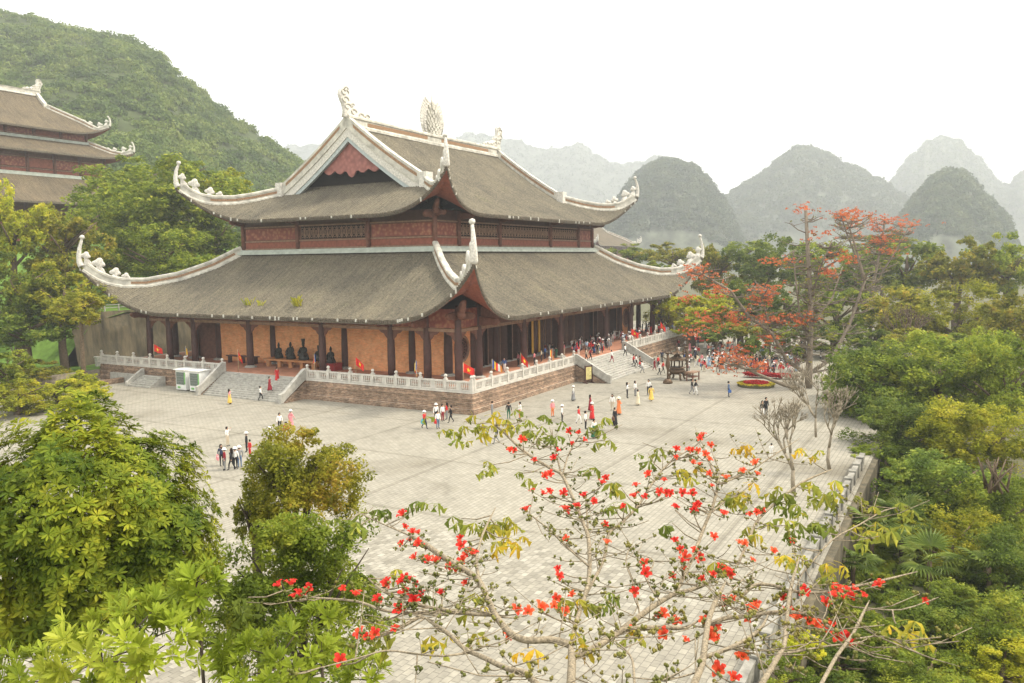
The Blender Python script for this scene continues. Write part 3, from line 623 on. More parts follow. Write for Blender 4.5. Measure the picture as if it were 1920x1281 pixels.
# ---- upper roof: hip-and-gable
GV = 12.6; YC = LY/2; QE = INS-3.5; TP = 3.0
zu_ = lambda q: 32.3-11.9*(1.3*((YC-q)/(YC-QE))-.3*((YC-q)/(YC-QE))**2)
uc = [3.0, 3.6, 4.3, 5.2, 6.5, 8.2, 10, GV, 14]; uz = [24.9, 24.15, 23.55, 23.05, 22.8, 22.85, 23.25, zu_(GV), zu_(14)]
hu = lambda c: float(np.interp(c, uc, uz))
def urows(qtop, n_):
    o_ = []
    for q in np.concatenate([np.linspace(qtop, GV, n_)[:-1], np.linspace(GV, QE, 13)]):
        o_.append((q, None) if q > GV+1e-6 else (q, GV+(TP-GV)*((GV-q)/(GV-QE))))
    return o_
rf = urows(YC, 10); rs = urows(14.4, 3)
rsx = [(q, (q if c is None else c)) for q, c in rs]
roof_sides(hall, T0, LX, LY, None, zu_, hu, 12.5, (TILE_X, TILE_Y), 2.5, .42, .55, (1, 3), GV, {1: rf, 3: rf})
roof_sides(hall, T0, LX, LY, None, zu_, lambda c: hu(c) if c < GV else zu_(c), 12.5, (TILE_X, TILE_Y), 2.5, .42, .45, (0, 2), GV, {0: rsx, 2: rsx})
for cn in ((0, 0), (0, 1), (1, 0), (1, 1)): hip_ridge(hall, T0, cn, LX, LY, (GV+.2,), hu, TP, horn=3.9, k=.92)
# gable ends
for gx, sg in ((GV, 1), (LX-GV, -1)):
    qs = np.linspace(GV-.1, YC, 12)
    for name, o0, o1, zt, zb_, mat in (('verge_ridge', -.35, .55, 1.35, -.25, WHITE), ('verge_board', -.22, .35, -.22, -1.35, WHITE2), ('verge_strip', -.12, .3, -1.32, -1.95, BLUEG)):
        for mir in (0, 1):
            mb = MB(); P = []
            for q in qs:
                y_ = q if not mir else LY-q; z = zu_(q)
                P.append([(gx+sg*o0, y_, z+zb_), (gx+sg*o0, y_, z+zt), (gx+sg*o1, y_, z+zt), (gx+sg*o1, y_, z+zb_), (gx+sg*o0, y_, z+zb_)])
            mb.grid(P); mb.add(P[0][:4], [(0, 1, 2, 3)]); mb.add(P[-1][:4], [(0, 1, 2, 3)]); vr = mb.build(name, mat, hall)
            if name == 'verge_ridge':
                mb = MB(); mb.grid([[(gx-sg*.37, q if not mir else LY-q, zu_(q)+.55), (gx-sg*.37, q if not mir else LY-q, zu_(q)+.98)] for q in qs[1:-1]]); mb.grid([[(gx+sg*.57, q if not mir else LY-q, zu_(q)+.55), (gx+sg*.57, q if not mir else LY-q, zu_(q)+.98)] for q in qs[1:-1]]); mb.build('fretwork_inlay', INLAY, vr)
                mb = MB(); q0 = qs[0]; mb.box((gx, q0 if not mir else LY-q0, zu_(q0)+.75), (.7, .55, .95)); mb.build('verge_end_block', WHITE2, vr)
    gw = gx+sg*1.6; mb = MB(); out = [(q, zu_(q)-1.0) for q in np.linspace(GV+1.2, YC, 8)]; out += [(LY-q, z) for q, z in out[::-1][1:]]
    mb.add([(gw, y_, z) for y_, z in out], [tuple(range(len(out)))]); mb.build('gable_recess', DARK, hall)  # set-back gable wall, the shade of the recess put in its colour
    # carved board with a scalloped lower edge
    gb = gx+sg*.45; tops = [(YC-4.6, zu_(YC-4.6)-1.7), (YC, 32.3-1.8), (YC+4.6, zu_(YC-4.6)-1.7)]
    low = []
    for q in np.linspace(1, -1, 25): low.append((YC+4.75*q, tops[0][1]-.25-.55*abs(math.cos(q*math.pi*2.5))*(1.0 if abs(q) > .18 else 1.9)))
    out = [tops[0], tops[1], tops[2]]+low
    mb = MB(); mb.add([(gb-sg*.1, y_, z) for y_, z in out]+[(gb+sg*.1, y_, z) for y_, z in out], [tuple(range(len(out))), tuple(range(len(out), 2*len(out)))[::-1]]+[(i, (i+1) % len(out), (i+1) % len(out)+len(out), i+len(out)) for i in range(len(out))]); mb.build('carved_gable_board', ROSE, hall)
# main ridge
mb = MB(); mb.sweep([(-.55, 0), (.55, 0), (.55, .35), (.36, .5), (.36, 1.15), (.5, 1.25), (.5, 1.5), (.3, 1.65), (-.3, 1.65), (-.5, 1.5), (-.5, 1.25), (-.36, 1.15), (-.36, .5), (-.55, .35)], [(GV-.3, YC, 32.1), (LX/2, YC, 31.95), (LX-GV+.3, YC, 32.1)], (0, 1, 0)); rg = mb.build('main_ridge', WHITE, hall)
mb = MB()
for a, b_ in ((GV+3.5, LX/2-1.8), (LX/2+1.8, LX-GV-3.5)):
    for s in (-1, 1): mb.bb(a, b_, YC+s*.37-.015, YC+s*.37+.015, 32.62, 33.08)
mb.build('fretwork_inlay', INLAY, rg)
# ridge-end beasts: curled silhouettes with stacked lumps
def ridge_end(x, sg, z, k=1.0, par=hall, yc=YC):
    O = [(2.6, -.1), (2.4, .75), (1.7, 1.05), (1.25, .7), (.75, 1.35), (.35, 1.1), (.1, 1.9), (-.35, 2.6), (-.25, 3.4), (-.75, 3.75), (-1.3, 3.4), (-1.55, 2.6), (-1.15, 1.6), (-.95, .7), (-1.1, -.1)]
    mb = MB(); mb.plate([(a*k, b_*k) for a, b_ in O], (x, yc, z), (sg*1.5, 0, 0), (0, 0, 1), .5*k, bev=.12); be = mb.build('ridge_beast', WHITE2, par, True)
    mb = MB()
    for a, b_, r3 in ((-.9, 3.0, .55), (-.85, 2.1, .5), (-.55, 1.3, .5), (.2, .8, .45), (1.2, .45, .42), (2.0, .5, .35), (-.75, 3.45, .35), (.1, 1.6, .25)):
        for s in (-1, 1):
            th_ = np.linspace(0, 5.2, 10); mb.tube([(x+sg*k*1.5*(a+r3*(1-q/9)*math.cos(q)), yc+s*.27*k, z+k*(b_+r3*(1-q/9)*math.sin(q))) for q in th_], .11*k, 5)
    mb.build('carved_curls', WHITE, be)
ridge_end(GV+.6, 1, 33.4); ridge_end(LX-GV-.6, -1, 33.4)
# flame-leaf crest at the middle of the ridge
cx_ = LX/2; z0 = 33.3
core = [(1.0, 0), (1.35, .9), (1.5, 2.0), (1.25, 3.2), (.8, 4.2), (.25, 4.9), (-.25, 4.9), (-.8, 4.2), (-1.25, 3.2), (-1.5, 2.0), (-1.35, .9), (-1.0, 0)]
mb = MB(); mb.plate([(a*1.45, b_) for a, b_ in core], (cx_, YC, z0), (1, 0, 0), (0, 0, 1), .4); crest = mb.build('ridge_crest', WHITE2, hall, True)
for i in range(13):
    zz = z0+.15+i*.38; hw = float(np.interp(zz-z0, [0, .9, 2, 3.2, 4.2, 4.9], [1.0, 1.35, 1.5, 1.25, .8, .3]))*1.45
    for s in (-1, 1): mb = MB(); mb.plate([(-.3, -.25), (.45, -.2), (.85, .05), (1.15, .5), (1.2, .85), (.85, .62), (.5, .38), (.1, .3)], (cx_+s*hw*.86, YC, zz), (s, 0, 0), (0, 0, 1), .34); mb.build('crest_petal', WHITE2, crest, True)
    nj = max(1, int(hw/.42))
    for j in range(nj):
        for s in (-1, 1):
            x_ = cx_+hw*.82*((j+.5+.5*(i % 2))/nj*2-1) if nj > 1 else cx_; sg_ = 1 if x_ > cx_ else -1
            mb = MB(); mb.plate([(-.28, -.2), (.22, -.18), (.42, .1), (.5, .42), (.2, .3), (-.1, .22)], (x_, YC+s*.27, zz), (sg_, 0, 0), (0, 0, 1), .22); mb.build('crest_petal', WHITE, crest)
mb = MB(); mb.tube([(cx_, YC, z0+4.8), (cx_, YC, z0+5.9), (cx_, YC, z0+7.2)], [.16, .07, .02], 6); mb.build('crest_spike', WHITE2, crest)
# ---- stairs (steps one by one) and their sloping balustrades
NS = 12; rise = ZF/NS
def stairs(k, s0, s1, run):
    def bx(sa, sb, oa, ob, z0, z1, mat, name):
        mb = MB()
        if k == 0: mb.bb(-PO-ob, -PO-oa, sa, sb, z0, z1)
        else: mb.bb(sa, sb, -PO-ob, -PO-oa, z0, z1)
        return mb.build(name, mat, hall)
    for i in range(NS): bx(s0, s1, -.1, run*(NS-i)/NS, rise*i+.002, rise*(i+1)-.002, STONE_G, 'step')
    for s in (s0-.5, s1+.04):
        mb = MB(); hx = run+.5
        out = [(-.35, ZF-.02), (0, ZF), (hx-.25, .15), (hx-.25, 0), (hx+.15, 0), (hx+.15, 1.0), (hx-.35, 1.12), (.25, ZF+1.12), (-.35, ZF+1.15)]
        o_ = (-PO, s+.23, 0) if k == 0 else (s+.23, -PO, 0); mb.plate(out, o_, (-1, 0, 0) if k == 0 else (0, -1, 0), (0, 0, 1), .4, bev=.03); sb = mb.build('stair_balustrade', STONE_G, hall)
        mb = MB(); out = [(.1, .0), (run, 0), (.1, ZF-.25)]; mb.plate(out, o_, (-1, 0, 0) if k == 0 else (0, -1, 0), (0, 0, 1), .3, bev=.0); mb.build('stair_flank', BRICK_P, sb)
stairs(0, 17.6, 30.0, 3.3); stairs(1, 19.6, 35.2, 4.1)
# ---- terrace balustrades: each run its own thing
_bal = MB(); _bal.lathe([(.075, 0), (.105, .12), (.06, .3), (.10, .5), (.07, .62)], 6)
BALM = _bal.mesh('baluster', STONE_W, True)
def balustrade(label, k, s0, s1, off=-PO+.12, z=ZF, sp=3.146):
    mid = (s0+s1)/2; bl = thing('stone_balustrade', label, 'balustrade', (off, mid, z) if k == 0 else (mid, off, z), group='balustrades along the hall terrace')
    f = (lambda s, o_: (off+o_, s)) if k == 0 else (lambda s, o_: (s, off+o_))
    def bx(sa, sb, h, z0, z1, name, mat=STONE_W):
        p0, p1 = f(sa, -h), f(sb, h); mb = MB(); mb.bb(min(p0[0], p1[0]), max(p0[0], p1[0]), min(p0[1], p1[1]), max(p0[1], p1[1]), z+z0, z+z1); return mb.build(name, mat, bl)
    n_ = max(1, round((s1-s0)/sp)); st = (s1-s0)/n_
    for i in range(n_+1):
        s = s0+i*st; mb = MB(); p_ = f(s, 0); mb.box((*p_, z+.56), (.17, .17, .56)); mb.lathe([(.12, 0), (.16, .06), (.10, .12), (.19, .26), (.16, .38), (.03, .46)], 8, (*p_, z+1.12)); mb.build('post', STONE_W, bl)
    for i in range(n_):
        a, b_ = s0+i*st+.17, s0+(i+1)*st-.17
        bx(a, b_, .10, 0, .14, 'bottom_rail'); bx(a, b_, .12, .78, .96, 'top_rail'); c = (a+b_)/2; bx(c-.3, c+.3, .07, .14, .78, 'centre_panel')
        for s in list(np.linspace(a+.16, c-.46, 4))+list(np.linspace(c+.46, b_-.16, 4)):
            p_ = f(s, 0); o_ = link('baluster', BALM, bl); o_.location = (p_[0], p_[1], z+.15)
balustrade('grey stone balustrade from the vending kiosks to the far left terrace end', 0, 30.5, LY+PO-.12)
balustrade('grey stone balustrade between the left stairs and the terrace corner', 0, -PO+.12, 17.1)
balustrade('grey stone balustrade between the terrace corner and the front stairs', 1, -PO+.52, 19.1)
balustrade('pale stone balustrade right of the front stairs to the far corner', 1, 35.7, LX+PO-.12)
# ================================================================== UPPER HALL (left, on the hillside) and FAR HALL
def simple_storey(root, x0, x1, y0, y1, z0, z1, panel, bay=6.0, sides=(0, 1, 2)):
    mb = MB(); mb.bb(x0+.2, x1-.2, y0+.2, y1-.2, z0, z1); mb.build('storey_wall', WOOD_M, root)
    for k in sides:
        f = [lambda s, o_: (x0-o_, s), lambda s, o_: (s, y0-o_), lambda s, o_: (x1+o_, s)][k]; a, b_ = (y0, y1) if k != 1 else (x0, x1); n_ = max(2, round((b_-a)/bay)); st = (b_-a)/n_
        def bx(sa, sb, o0, o1, za, zb_, mat, name):
            p, q = f(sa, o0), f(sb, o1); mb = MB(); mb.bb(min(p[0], q[0]), max(p[0], q[0]), min(p[1], q[1]), max(p[1], q[1]), za, zb_); mb.build(name, mat, root)
        for i in range(n_+1): mb = MB(); mb.lathe([(.32, 0), (.32, z1-z0)], 8, (*f(a+i*st, .05), z0)); mb.build('upper_column', WOOD_M, root, True)
        for i in range(n_):
            s0, s1 = a+i*st+.4, a+(i+1)*st-.4; h = z1-z0
            bx(s0, s1, -.1, .06, z0+.36*h, z0+.72*h, CARVED if i % 2 else WOOD_R, 'carved_panel'); bx(s0, s1, -.1, .08, z0+.12*h, z0+.28*h, WOOD_R, 'red_panel')
            for z in (.06, .30, .74): bx(s0-.1, s1+.1, -.1, .14, z0+z*h, z0+z*h+.14, WOOD_L, 'wall_rail')
def tier(root, T, LX_, LY_, qt, zt, qe, ze, tip, zt_tip, D, mats, fin=True, horn=3.0, k=.7, hc=None):
    zm = lambda q: zt-(zt-ze)*(1.25*((qt-q)/(qt-qe))-.25*((qt-q)/(qt-qe))**2)
    cs = [tip, tip+.25*(qt-tip), tip+.5*(qt-tip), qt]; zs = [zt_tip, (ze*.55+zt_tip*.35+zt*.1), ze+.42*(zt-ze), zt]
    hzf = lambda c: float(np.interp(c, cs, zs)); rows = [(qt+(qe-qt)*w_, qt+(tip-qt)*w_) for w_ in np.linspace(0, 1, 9)]
    roof_sides(root, T, LX_, LY_, rows, zm, hzf, D, mats, 2.4, .4, .4, (0, 1, 2, 3), drips=False)
    for cn in ((1, 0), (0, 0), (1, 1)): hip_ridge(root, T, cn, LX_, LY_, (qt,), hzf, tip, hgt=.8, wid=.38, horn=horn, fin=fin, k=k)
def gabled(root, T, LX_, LY_, gv, zr, qe, ze, tip, ztip, D, mats, hgt=.8, horn=3.0, k=.7):
    yc = LY_/2; zm = lambda q: zr-(zr-ze)*(1.3*((yc-q)/(yc-qe))-.3*((yc-q)/(yc-qe))**2)
    cs = [tip, tip+.2*(gv-tip), tip+.5*(gv-tip), gv]; zs = [ztip, ze*.6+ztip*.4, ze+(zm(gv)-ze)*.5, zm(gv)]; hf = lambda c: float(np.interp(c, cs, zs)) if c <= gv else zm(c)
    def ur(qtop, n_):
        return [(q, None) if q > gv+1e-6 else (q, gv+(tip-gv)*((gv-q)/(gv-qe))) for q in np.concatenate([np.linspace(qtop, gv, n_)[:-1], np.linspace(gv, qe, 8)])]
    rf_ = ur(yc, 6); rs_ = [(q, q if c is None else c) for q, c in ur(min(gv+1.5, yc-.5), 2)]
    roof_sides(root, T, LX_, LY_, None, zm, hf, D, mats, 2.4, .4, .55, (1, 3), gv, {1: rf_, 3: rf_}, drips=False)
    roof_sides(root, T, LX_, LY_, None, zm, hf, D, mats, 2.4, .4, .45, (0, 2), gv, {0: rs_, 2: rs_}, drips=False)
    for cn in ((1, 0), (0, 0), (1, 1)): hip_ridge(root, T, cn, LX_, LY_, (gv,), hf, tip, hgt=hgt, wid=.4, horn=horn, k=k)
    for gx, sg in ((gv, 1), (LX_-gv, -1)):
        for mir in (0, 1):
            mb = MB(); P = []
            for q in np.linspace(gv, yc, 7): y_ = q if not mir else LY_-q; z = zm(q); P.append([T((gx-sg*.3, y_, z-1.3)), T((gx-sg*.3, y_, z+.9)), T((gx+sg*.5, y_, z+.9)), T((gx+sg*.5, y_, z-1.3)), T((gx-sg*.3, y_, z-1.3))])
            mb.grid(P); mb.add(P[0][:4], [(0, 1, 2, 3)]); mb.build('verge_ridge', WHITE, root)
        mb = MB(); out = [(q, zm(q)-.5) for q in np.linspace(gv+.8, yc, 5)]; out += [(LY_-q, z) for q, z in out[::-1][1:]]; mb.add([T((gx+sg*1.0, y_, z)) for y_, z in out], [tuple(range(len(out)))]); mb.build('gable_board', ROSE, root)
    mb = MB(); mb.sweep([(-.45, 0), (.45, 0), (.3, .4), (.3, .9), (.42, 1.2), (-.42, 1.2), (-.3, .9), (-.3, .4)], [T((gv-.3, yc, zr-.15)), T((LX_-gv+.3, yc, zr-.15))], (0, 1, 0)); mb.build('main_ridge', WHITE, root)
    o_ = T((0, 0, 0)); ridge_end(o_[0]+LX_-gv-.4, -1, zr+.8, k*1.05, root, o_[1]+yc); ridge_end(o_[0]+gv+.4, 1, zr+.8, k*1.05, root, o_[1]+yc)
uh = thing('upper_temple_hall', 'three tiered temple hall partly hidden by trees at the left edge', 'temple', (10, 137, 18))
OX2, OY2, LX2, LY2 = -32, 122, 84, 30; T2 = place(OX2, OY2, 0)
gabled(uh, T2, LX2, LY2, 12.0, 52.6, 4.0, 43.9, 2.9, 46.0, 9, (TILE_X2, TILE_Y2), k=.72, horn=3.3)
simple_storey(uh, OX2+6.6, OX2+LX2-6.6, OY2+6.6, OY2+LY2-6.6, 41.6, 44.6, None)
tier(uh, T2, LX2, LY2, 6.6, 42.0, .9, 38.6, -.4, 40.3, 9, (TILE_X2, TILE_Y2), k=.72, horn=3.3)
simple_storey(uh, OX2+4.2, OX2+LX2-4.2, OY2+4.2, OY2+LY2-4.2, 33.6, 38.8, None)
tier(uh, T2, LX2, LY2, 4.2, 34.0, -4.5, 27.8, -5.8, 30.0, 9, (TILE_X2, TILE_Y2), k=.72, horn=3.3)
mb = MB()
for z0, z1, e_ in ((41.7, 42.3, 6.1), (33.7, 34.4, 3.7)): mb.bb(OX2+e_, OX2+LX2-e_, OY2+e_, OY2+LY2-e_, z0, z1)
mb.build('roof_flashing', FLASH, uh)
simple_storey(uh, OX2+1, OX2+LX2-1, OY2+1, OY2+LY2-1, 17.5, 28.0, None)
fh = thing('far_temple_hall', 'small far temple roof with pale ridges peeking out behind the main hall', 'temple', (362, 146, 0))
gabled(fh, place(330, 128, 0), 60, 36, 13, 33.5, -1, 21.5, -2.5, 24.0, 10, (TILE_X2, TILE_Y2), 1.1, 3.6, .95)
simple_storey(fh, 332, 388, 130, 162, -3, 22.5, None, 8)

# ================================================================== LAWN, LOW WALLS, SMALL STEPS at the hall's left end
mb = MB(); mb.bb(-26, 3, 54.2, 61.6, 0, 1.05); ln = struct('lawn_bank', mb, GRASSY)
RUB = simple('rubble_stone', (.25, .215, .16), .9, .4, 2.4, bumpy=.8)
mb = MB(); mb.bb(-26.3, 1.2, 53.6, 54.3, 0, 1.2); wl = mb.build('rubble_wall', RUB); tag(wl, 'low rubble stone wall holding the lawn beside the hall', 'wall')
mb = MB(); mb.bb(-24, -5.2, 47.6, 48.1, 0, .62); wl = mb.build('kerb_wall', BRICK_P); tag(wl, 'low brown brick kerb in front of the lawn at left', 'wall')
st = thing('small_stairs', 'small grey stone steps at the left end of the terrace', 'stairs', (-6, 44, 0))
for i in range(6): mb = MB(); mb.bb(-5.0-.34*(6-i)-.0, -4.7, 40.2, 44.2, .185*i+.002, .185*(i+1)-.002); mb.build('step', STONE_G, st)
mb = MB(); mb.bb(-5.1, -4.7, 44.6, 50.5, 0.0, 1.11); mb.build('landing', STONE_G, st)
mb = MB(); mb.plate([(0, 0), (2.3, 0), (2.3, .5), (0, 1.9), (-.3, 1.9), (-.3, 0)], (-4.9, 44.4, 0), (-1, 0, 0), (0, 0, 1), .35, bev=.03); mb.build('cheek_wall', STONE_G, st)
sl = MB(); p = G(168, 680, 1.05); sl.box((p[0]-1.5, p[1]-5, 1.6), (.8, .25, .6)); sl.box((p[0]-1.5, p[1]-5, 2.3), (.9, .3, .1)); tag(sl.build('stone_marker', WHITE2), 'small white stone marker on the lawn', 'marker')
# path railing above the retaining wall
rl = thing('path_railing', 'thin railing on the path above the rock retaining wall', 'railing', (18, 61.9, 8.3))
for x in np.arange(-2, 40, 2.2): mb = MB(); mb.box((x, 61.9, 8.75), (.07, .07, .5)); mb.build('post', STONE_G, rl)
for z in (8.75, 9.15): mb = MB(); mb.bb(-2, 39, 61.85, 61.95, z, z+.08); mb.build('rail', STONE_G, rl)
# ================================================================== PARAPET at the right edge of the plaza
PARA = simple('weathered_parapet_stone', (.235, .222, .19), .85, .4, 1.6, bumpy=.4)
pp = thing('stone_parapet', 'pale stone parapet along the right edge of the plaza', 'parapet', (-10, -39.8, 0))
i = 0; x = -64
while x < -9:
    mb = MB(); mb.box((x, -39.75, .45), (.21, .21, .45)); mb.box((x, -39.75, .94), (.24, .24, .036)); mb.build('post', PARA, pp)
    mb = MB(); mb.bb(x+.24, x+1.76, -39.87, -39.63, 0, .72); mb.build('panel', PARA, pp); mb = MB(); mb.bb(x+.24, x+1.76, -39.92, -39.58, .724, .86); mb.build('rail', PARA, pp); x += 2.0
rwm = MB(); rwm.bb(-66, 60, -40.6, -40.22, -3.3, -.02); tag(rwm.build('garden_wall', ROCK), 'dark stained wall dropping from the plaza edge to the garden', 'wall')
# ================================================================== KIOSKS, SIGN, BURNER, FLOWER BEDS
WPNT = simple('white_enamel', (.74, .74, .71), .45, .06, 2); SHELF = simple('display_glass', (.16, .19, .17), .3, .35, 6); LGREEN = simple('green_sticker', (.20, .42, .15), .6, .2, 4); STEEL = simple('grey_steel', (.28, .28, .27), .4, .2, 4, metal=.6)
def kiosk(x, y, label):
    k = thing('vending_kiosk', label, 'kiosk', (x, y, 0), group='white kiosks by the left stairs')
    mb = MB(); mb.bb(-.75, .75, -.85, .85, .12, 2.45); mb.build('cabinet', WPNT, k, world=False)
    mb = MB(); mb.bb(-1.0, .85, -.98, .98, 2.47, 2.56); mb.build('roof_plate', WPNT, k, world=False)
    mb = MB(); mb.bb(-.80, -.755, -.6, .72, .75, 2.2); pn = mb.build('display', SHELF, k, world=False)
    for z in (1.05, 1.35, 1.65, 1.95): mb = MB(); mb.bb(-.84, -.81, -.58, .70, z, z+.05); mb.build('shelf', STEEL, pn, world=False)
    mb = MB(); mb.bb(-.80, -.755, .1, .55, .3, .52); mb.build('tray', LGREEN, k, world=False); mb = MB(); mb.bb(-.80, -.755, -.8, -.63, .8, 2.2); mb.build('side_sticker', LGREEN, k, world=False)
    for a in (-.6, .6):
        for c in (-.7, .7): mb = MB(); mb.bb(a-.05, a+.05, c-.05, c+.05, 0, .12); mb.build('foot', STEEL, k, world=False)
kiosk(-5.9, 34.9, 'left of two white vending kiosks before the terrace wall'); kiosk(-6.0, 32.4, 'right of two white vending kiosks, touching the left stairs')
p = G(1098, 718); sg = thing('notice_board', 'yellow notice board in dark wooden frame beside the front stairs', 'sign', (p[0], p[1]-.4, 0), R_(-25))
YEL = simple('pale_yellow_board', (.72, .62, .26), .6, .06, 2)
mb = MB(); mb.bb(-.42, .42, -.04, .04, .45, 1.95); mb.build('board', YEL, sg, world=False)
for x in (-.52, .52): mb = MB(); mb.bb(x-.07, x+.07, -.07, .07, 0, 2.15); mb.build('post', WOOD, sg, world=False); mb = MB(); mb.bb(x-.1, x+.1, -.4, .4, 0, .12); mb.build('foot', WOOD, sg, world=False)
for z in (.33, 1.97): mb = MB(); mb.bb(-.45, .45, -.06, .06, z, z+.13); mb.build('crossbar', WOOD, sg, world=False)
INK = simple('dark_ink', (.12, .10, .05), .8, .1, 2); mb = MB()
for i in range(9): mb.bb(-.34, .34-.12*(i % 3), -.052, -.042, 1.80-i*.15, 1.835-i*.15)
lo = mb.build('text_lines', INK, sg, world=False); lo['kind'] = 'stuff'
p = G(1269, 711); ib = thing('incense_burner', 'big brown bronze incense burner with flared two tier roof on the plaza', 'incense burner', p, R_(20), scale=.8)
mb = MB(); mb.lathe([(.5, .75), (1.0, .95), (1.25, 1.2), (1.3, 1.45), (1.05, 1.6), (1.05, 1.7), (1.35, 1.78), (1.35, 1.9), (.3, 1.9)], 16); mb.build('bowl', BRONZE_B, ib, True, False)
for a in range(4):
    c_, s_ = math.cos(a*math.pi/2+.4), math.sin(a*math.pi/2+.4)
    mb = MB(); mb.tube([(.85*c_, .85*s_, 1.0), (1.25*c_, 1.25*s_, .7), (1.15*c_, 1.15*s_, .3), (1.4*c_, 1.4*s_, 0)], [.24, .2, .14, .18], 7); mb.build('leg', BRONZE_B, ib, True, False)
    mb = MB(); mb.tube([(.9*c_, .9*s_, 1.85), (.9*c_, .9*s_, 3.0)], .12, 7); mb.build('pillar', BRONZE_B, ib, True, False)
for z, r0, h in ((3.0, 1.7, .5), (3.9, 1.15, .42)):
    mb = MB(); n_ = 8; P = []
    for q, w_ in ((0, 1.0), (.25, .72), (.6, .5), (1, .36)):
        P.append([((r0*w_)*math.cos(a)*(1.14 if j % 2 == 0 else 1), (r0*w_)*math.sin(a)*(1.14 if j % 2 == 0 else 1), z+h*q+(.28*(1-q)**3 if j % 2 == 0 else 0)) for j, a in enumerate(np.linspace(0, 2*math.pi, 17))])
    mb.grid(P); mb.add(P[0], [tuple(range(16))[::-1]]); rf_ = mb.build('burner_roof', BRONZE_B, ib, False, False)
    for a in range(8):
        g_ = a*math.pi/4; mb = MB(); mb.tube([(r0*1.05*math.cos(g_), r0*1.05*math.sin(g_), z+.2), (r0*1.25*math.cos(g_), r0*1.25*math.sin(g_), z+.45), (r0*1.12*math.cos(g_), r0*1.12*math.sin(g_), z+.75)], [.1, .09, .04], 5); mb.build('roof_horn', BRONZE_B, rf_, True, False)
mb = MB(); mb.lathe([(.5, 3.4), (.5, 3.95), (.4, 4.3), (.2, 4.5), (.3, 4.65), (.02, 5.0)], 10); mb.build('burner_finial', BRONZE_B, ib, True, False)
def crane_lamp(px, py, label):
    k = thing('crane_lamp_stand', label, 'lamp stand', G(px, py), random.random()*3, 'bronze stands beside the incense burner')
    mb = MB(); mb.lathe([(.55, 0), (.6, .15), (.45, .4), (.3, .55)], 10); mb.build('base', BRONZE_B, k, True, False)
    mb = MB(); mb.tube([(0, 0, .5), (0, 0, 1.6), (.05, 0, 2.2), (.0, 0, 3.0), (.15, 0, 3.5)], [.10, .12, .3, .16, .09], 8); mb.build('figure', BRONZE_B, k, True, False)
    mb = MB(); mb.lathe([(.05, 3.4), (.3, 3.55), (.34, 3.7), (.2, 3.72)], 8, (.15, 0, 0)); mb.build('lamp_dish', BRONZE_B, k, True, False)
crane_lamp(1252, 719, 'slender bronze lamp stand left of the incense burner'); crane_lamp(1288, 704, 'slender bronze lamp stand right of the incense burner')
k = thing('offering_table', 'low brown wooden offering table right of the incense burner', 'table', G(1299, 713), R_(-10))
mb = MB(); mb.bb(-.9, .9, -.5, .5, .95, 1.08); mb.build('tabletop', WOOD_L, k, world=False); mb = MB(); mb.bb(-.75, .75, -.4, .4, .4, .5); mb.build('shelf', WOOD_M, k, world=False)
for a in (-.8, .8):
    for c in (-.4, .4): mb = MB(); mb.bb(a-.06, a+.06, c-.06, c+.06, 0, .95); mb.build('leg', WOOD_M, k, world=False)
def petals(pts, size, K, seed, cols, name):
    V, F = clumps(np.array(pts), size, K, None, .42, .9, seed); return V, F
FLR = leafmat('bed_red_flower', [(0, (.30, .015, .02)), (.6, (.50, .03, .03)), (1, (.62, .06, .05))], .3); FLY = leafmat('bed_yellow_flower', [(0, (.18, .22, .03)), (.35, (.62, .50, .04)), (1, (.78, .62, .06))], .3)
def flowerbed(c, R0, label, rot=0, ex=1.0, ring=True):
    k = thing('flower_bed', label, 'flower bed', c); a = rng.random(500)*2*math.pi; r = np.sqrt(rng.random(500))*R0*.66
    mb = MB(); mb.lathe([(R0, 0), (R0, .18), (R0*.92, .3), (.1, .34)], 24); mb.build('bed_edge', EARTH, k, True, False)
    V, F = clumps(np.stack([r*np.cos(a), r*np.sin(a), np.full(500, .42)], 1), .16, 8, None, .45, .8, 3); o = link('red_flowers', np_mesh('red_flowers', V, F, FLR), k, False); o['kind'] = 'stuff'
    r = R0*(.7+.28*rng.random(500)); V, F = clumps(np.stack([r*np.cos(a), r*np.sin(a), np.full(500, .28)], 1), .17, 8, None, .45, .8, 4); o = link('yellow_flowers', np_mesh('yellow_flowers', V, F, FLY if ring else FLR), k, False); o['kind'] = 'stuff'
flowerbed(G(1417, 724), 2.05, 'round flower bed with red centre and yellow rim on the plaza'); flowerbed(G(1300, 640), 3.4, 'round red flower planter near the far terrace corner', ring=False)
p0, p1 = G(1398, 707), G(1490, 712); k = thing('flower_border', 'long low border of red flowers in front of the crowd', 'flower bed', (p0+p1)/2)
q = rng.random((700, 1)); pts = p0+(p1-p0)*q-(p0+p1)/2; pts[:, 0] += (rng.random(700)-.5)*1.2; pts[:, 1] += (rng.random(700)-.5)*.6; pts[:, 2] = .2+.35*rng.random(700)
V, F = clumps(pts, .2, 8, None, .45, .9, 6); o = link('red_flowers', np_mesh('red_flowers', V, F, FLR), k, False); o['kind'] = 'stuff'
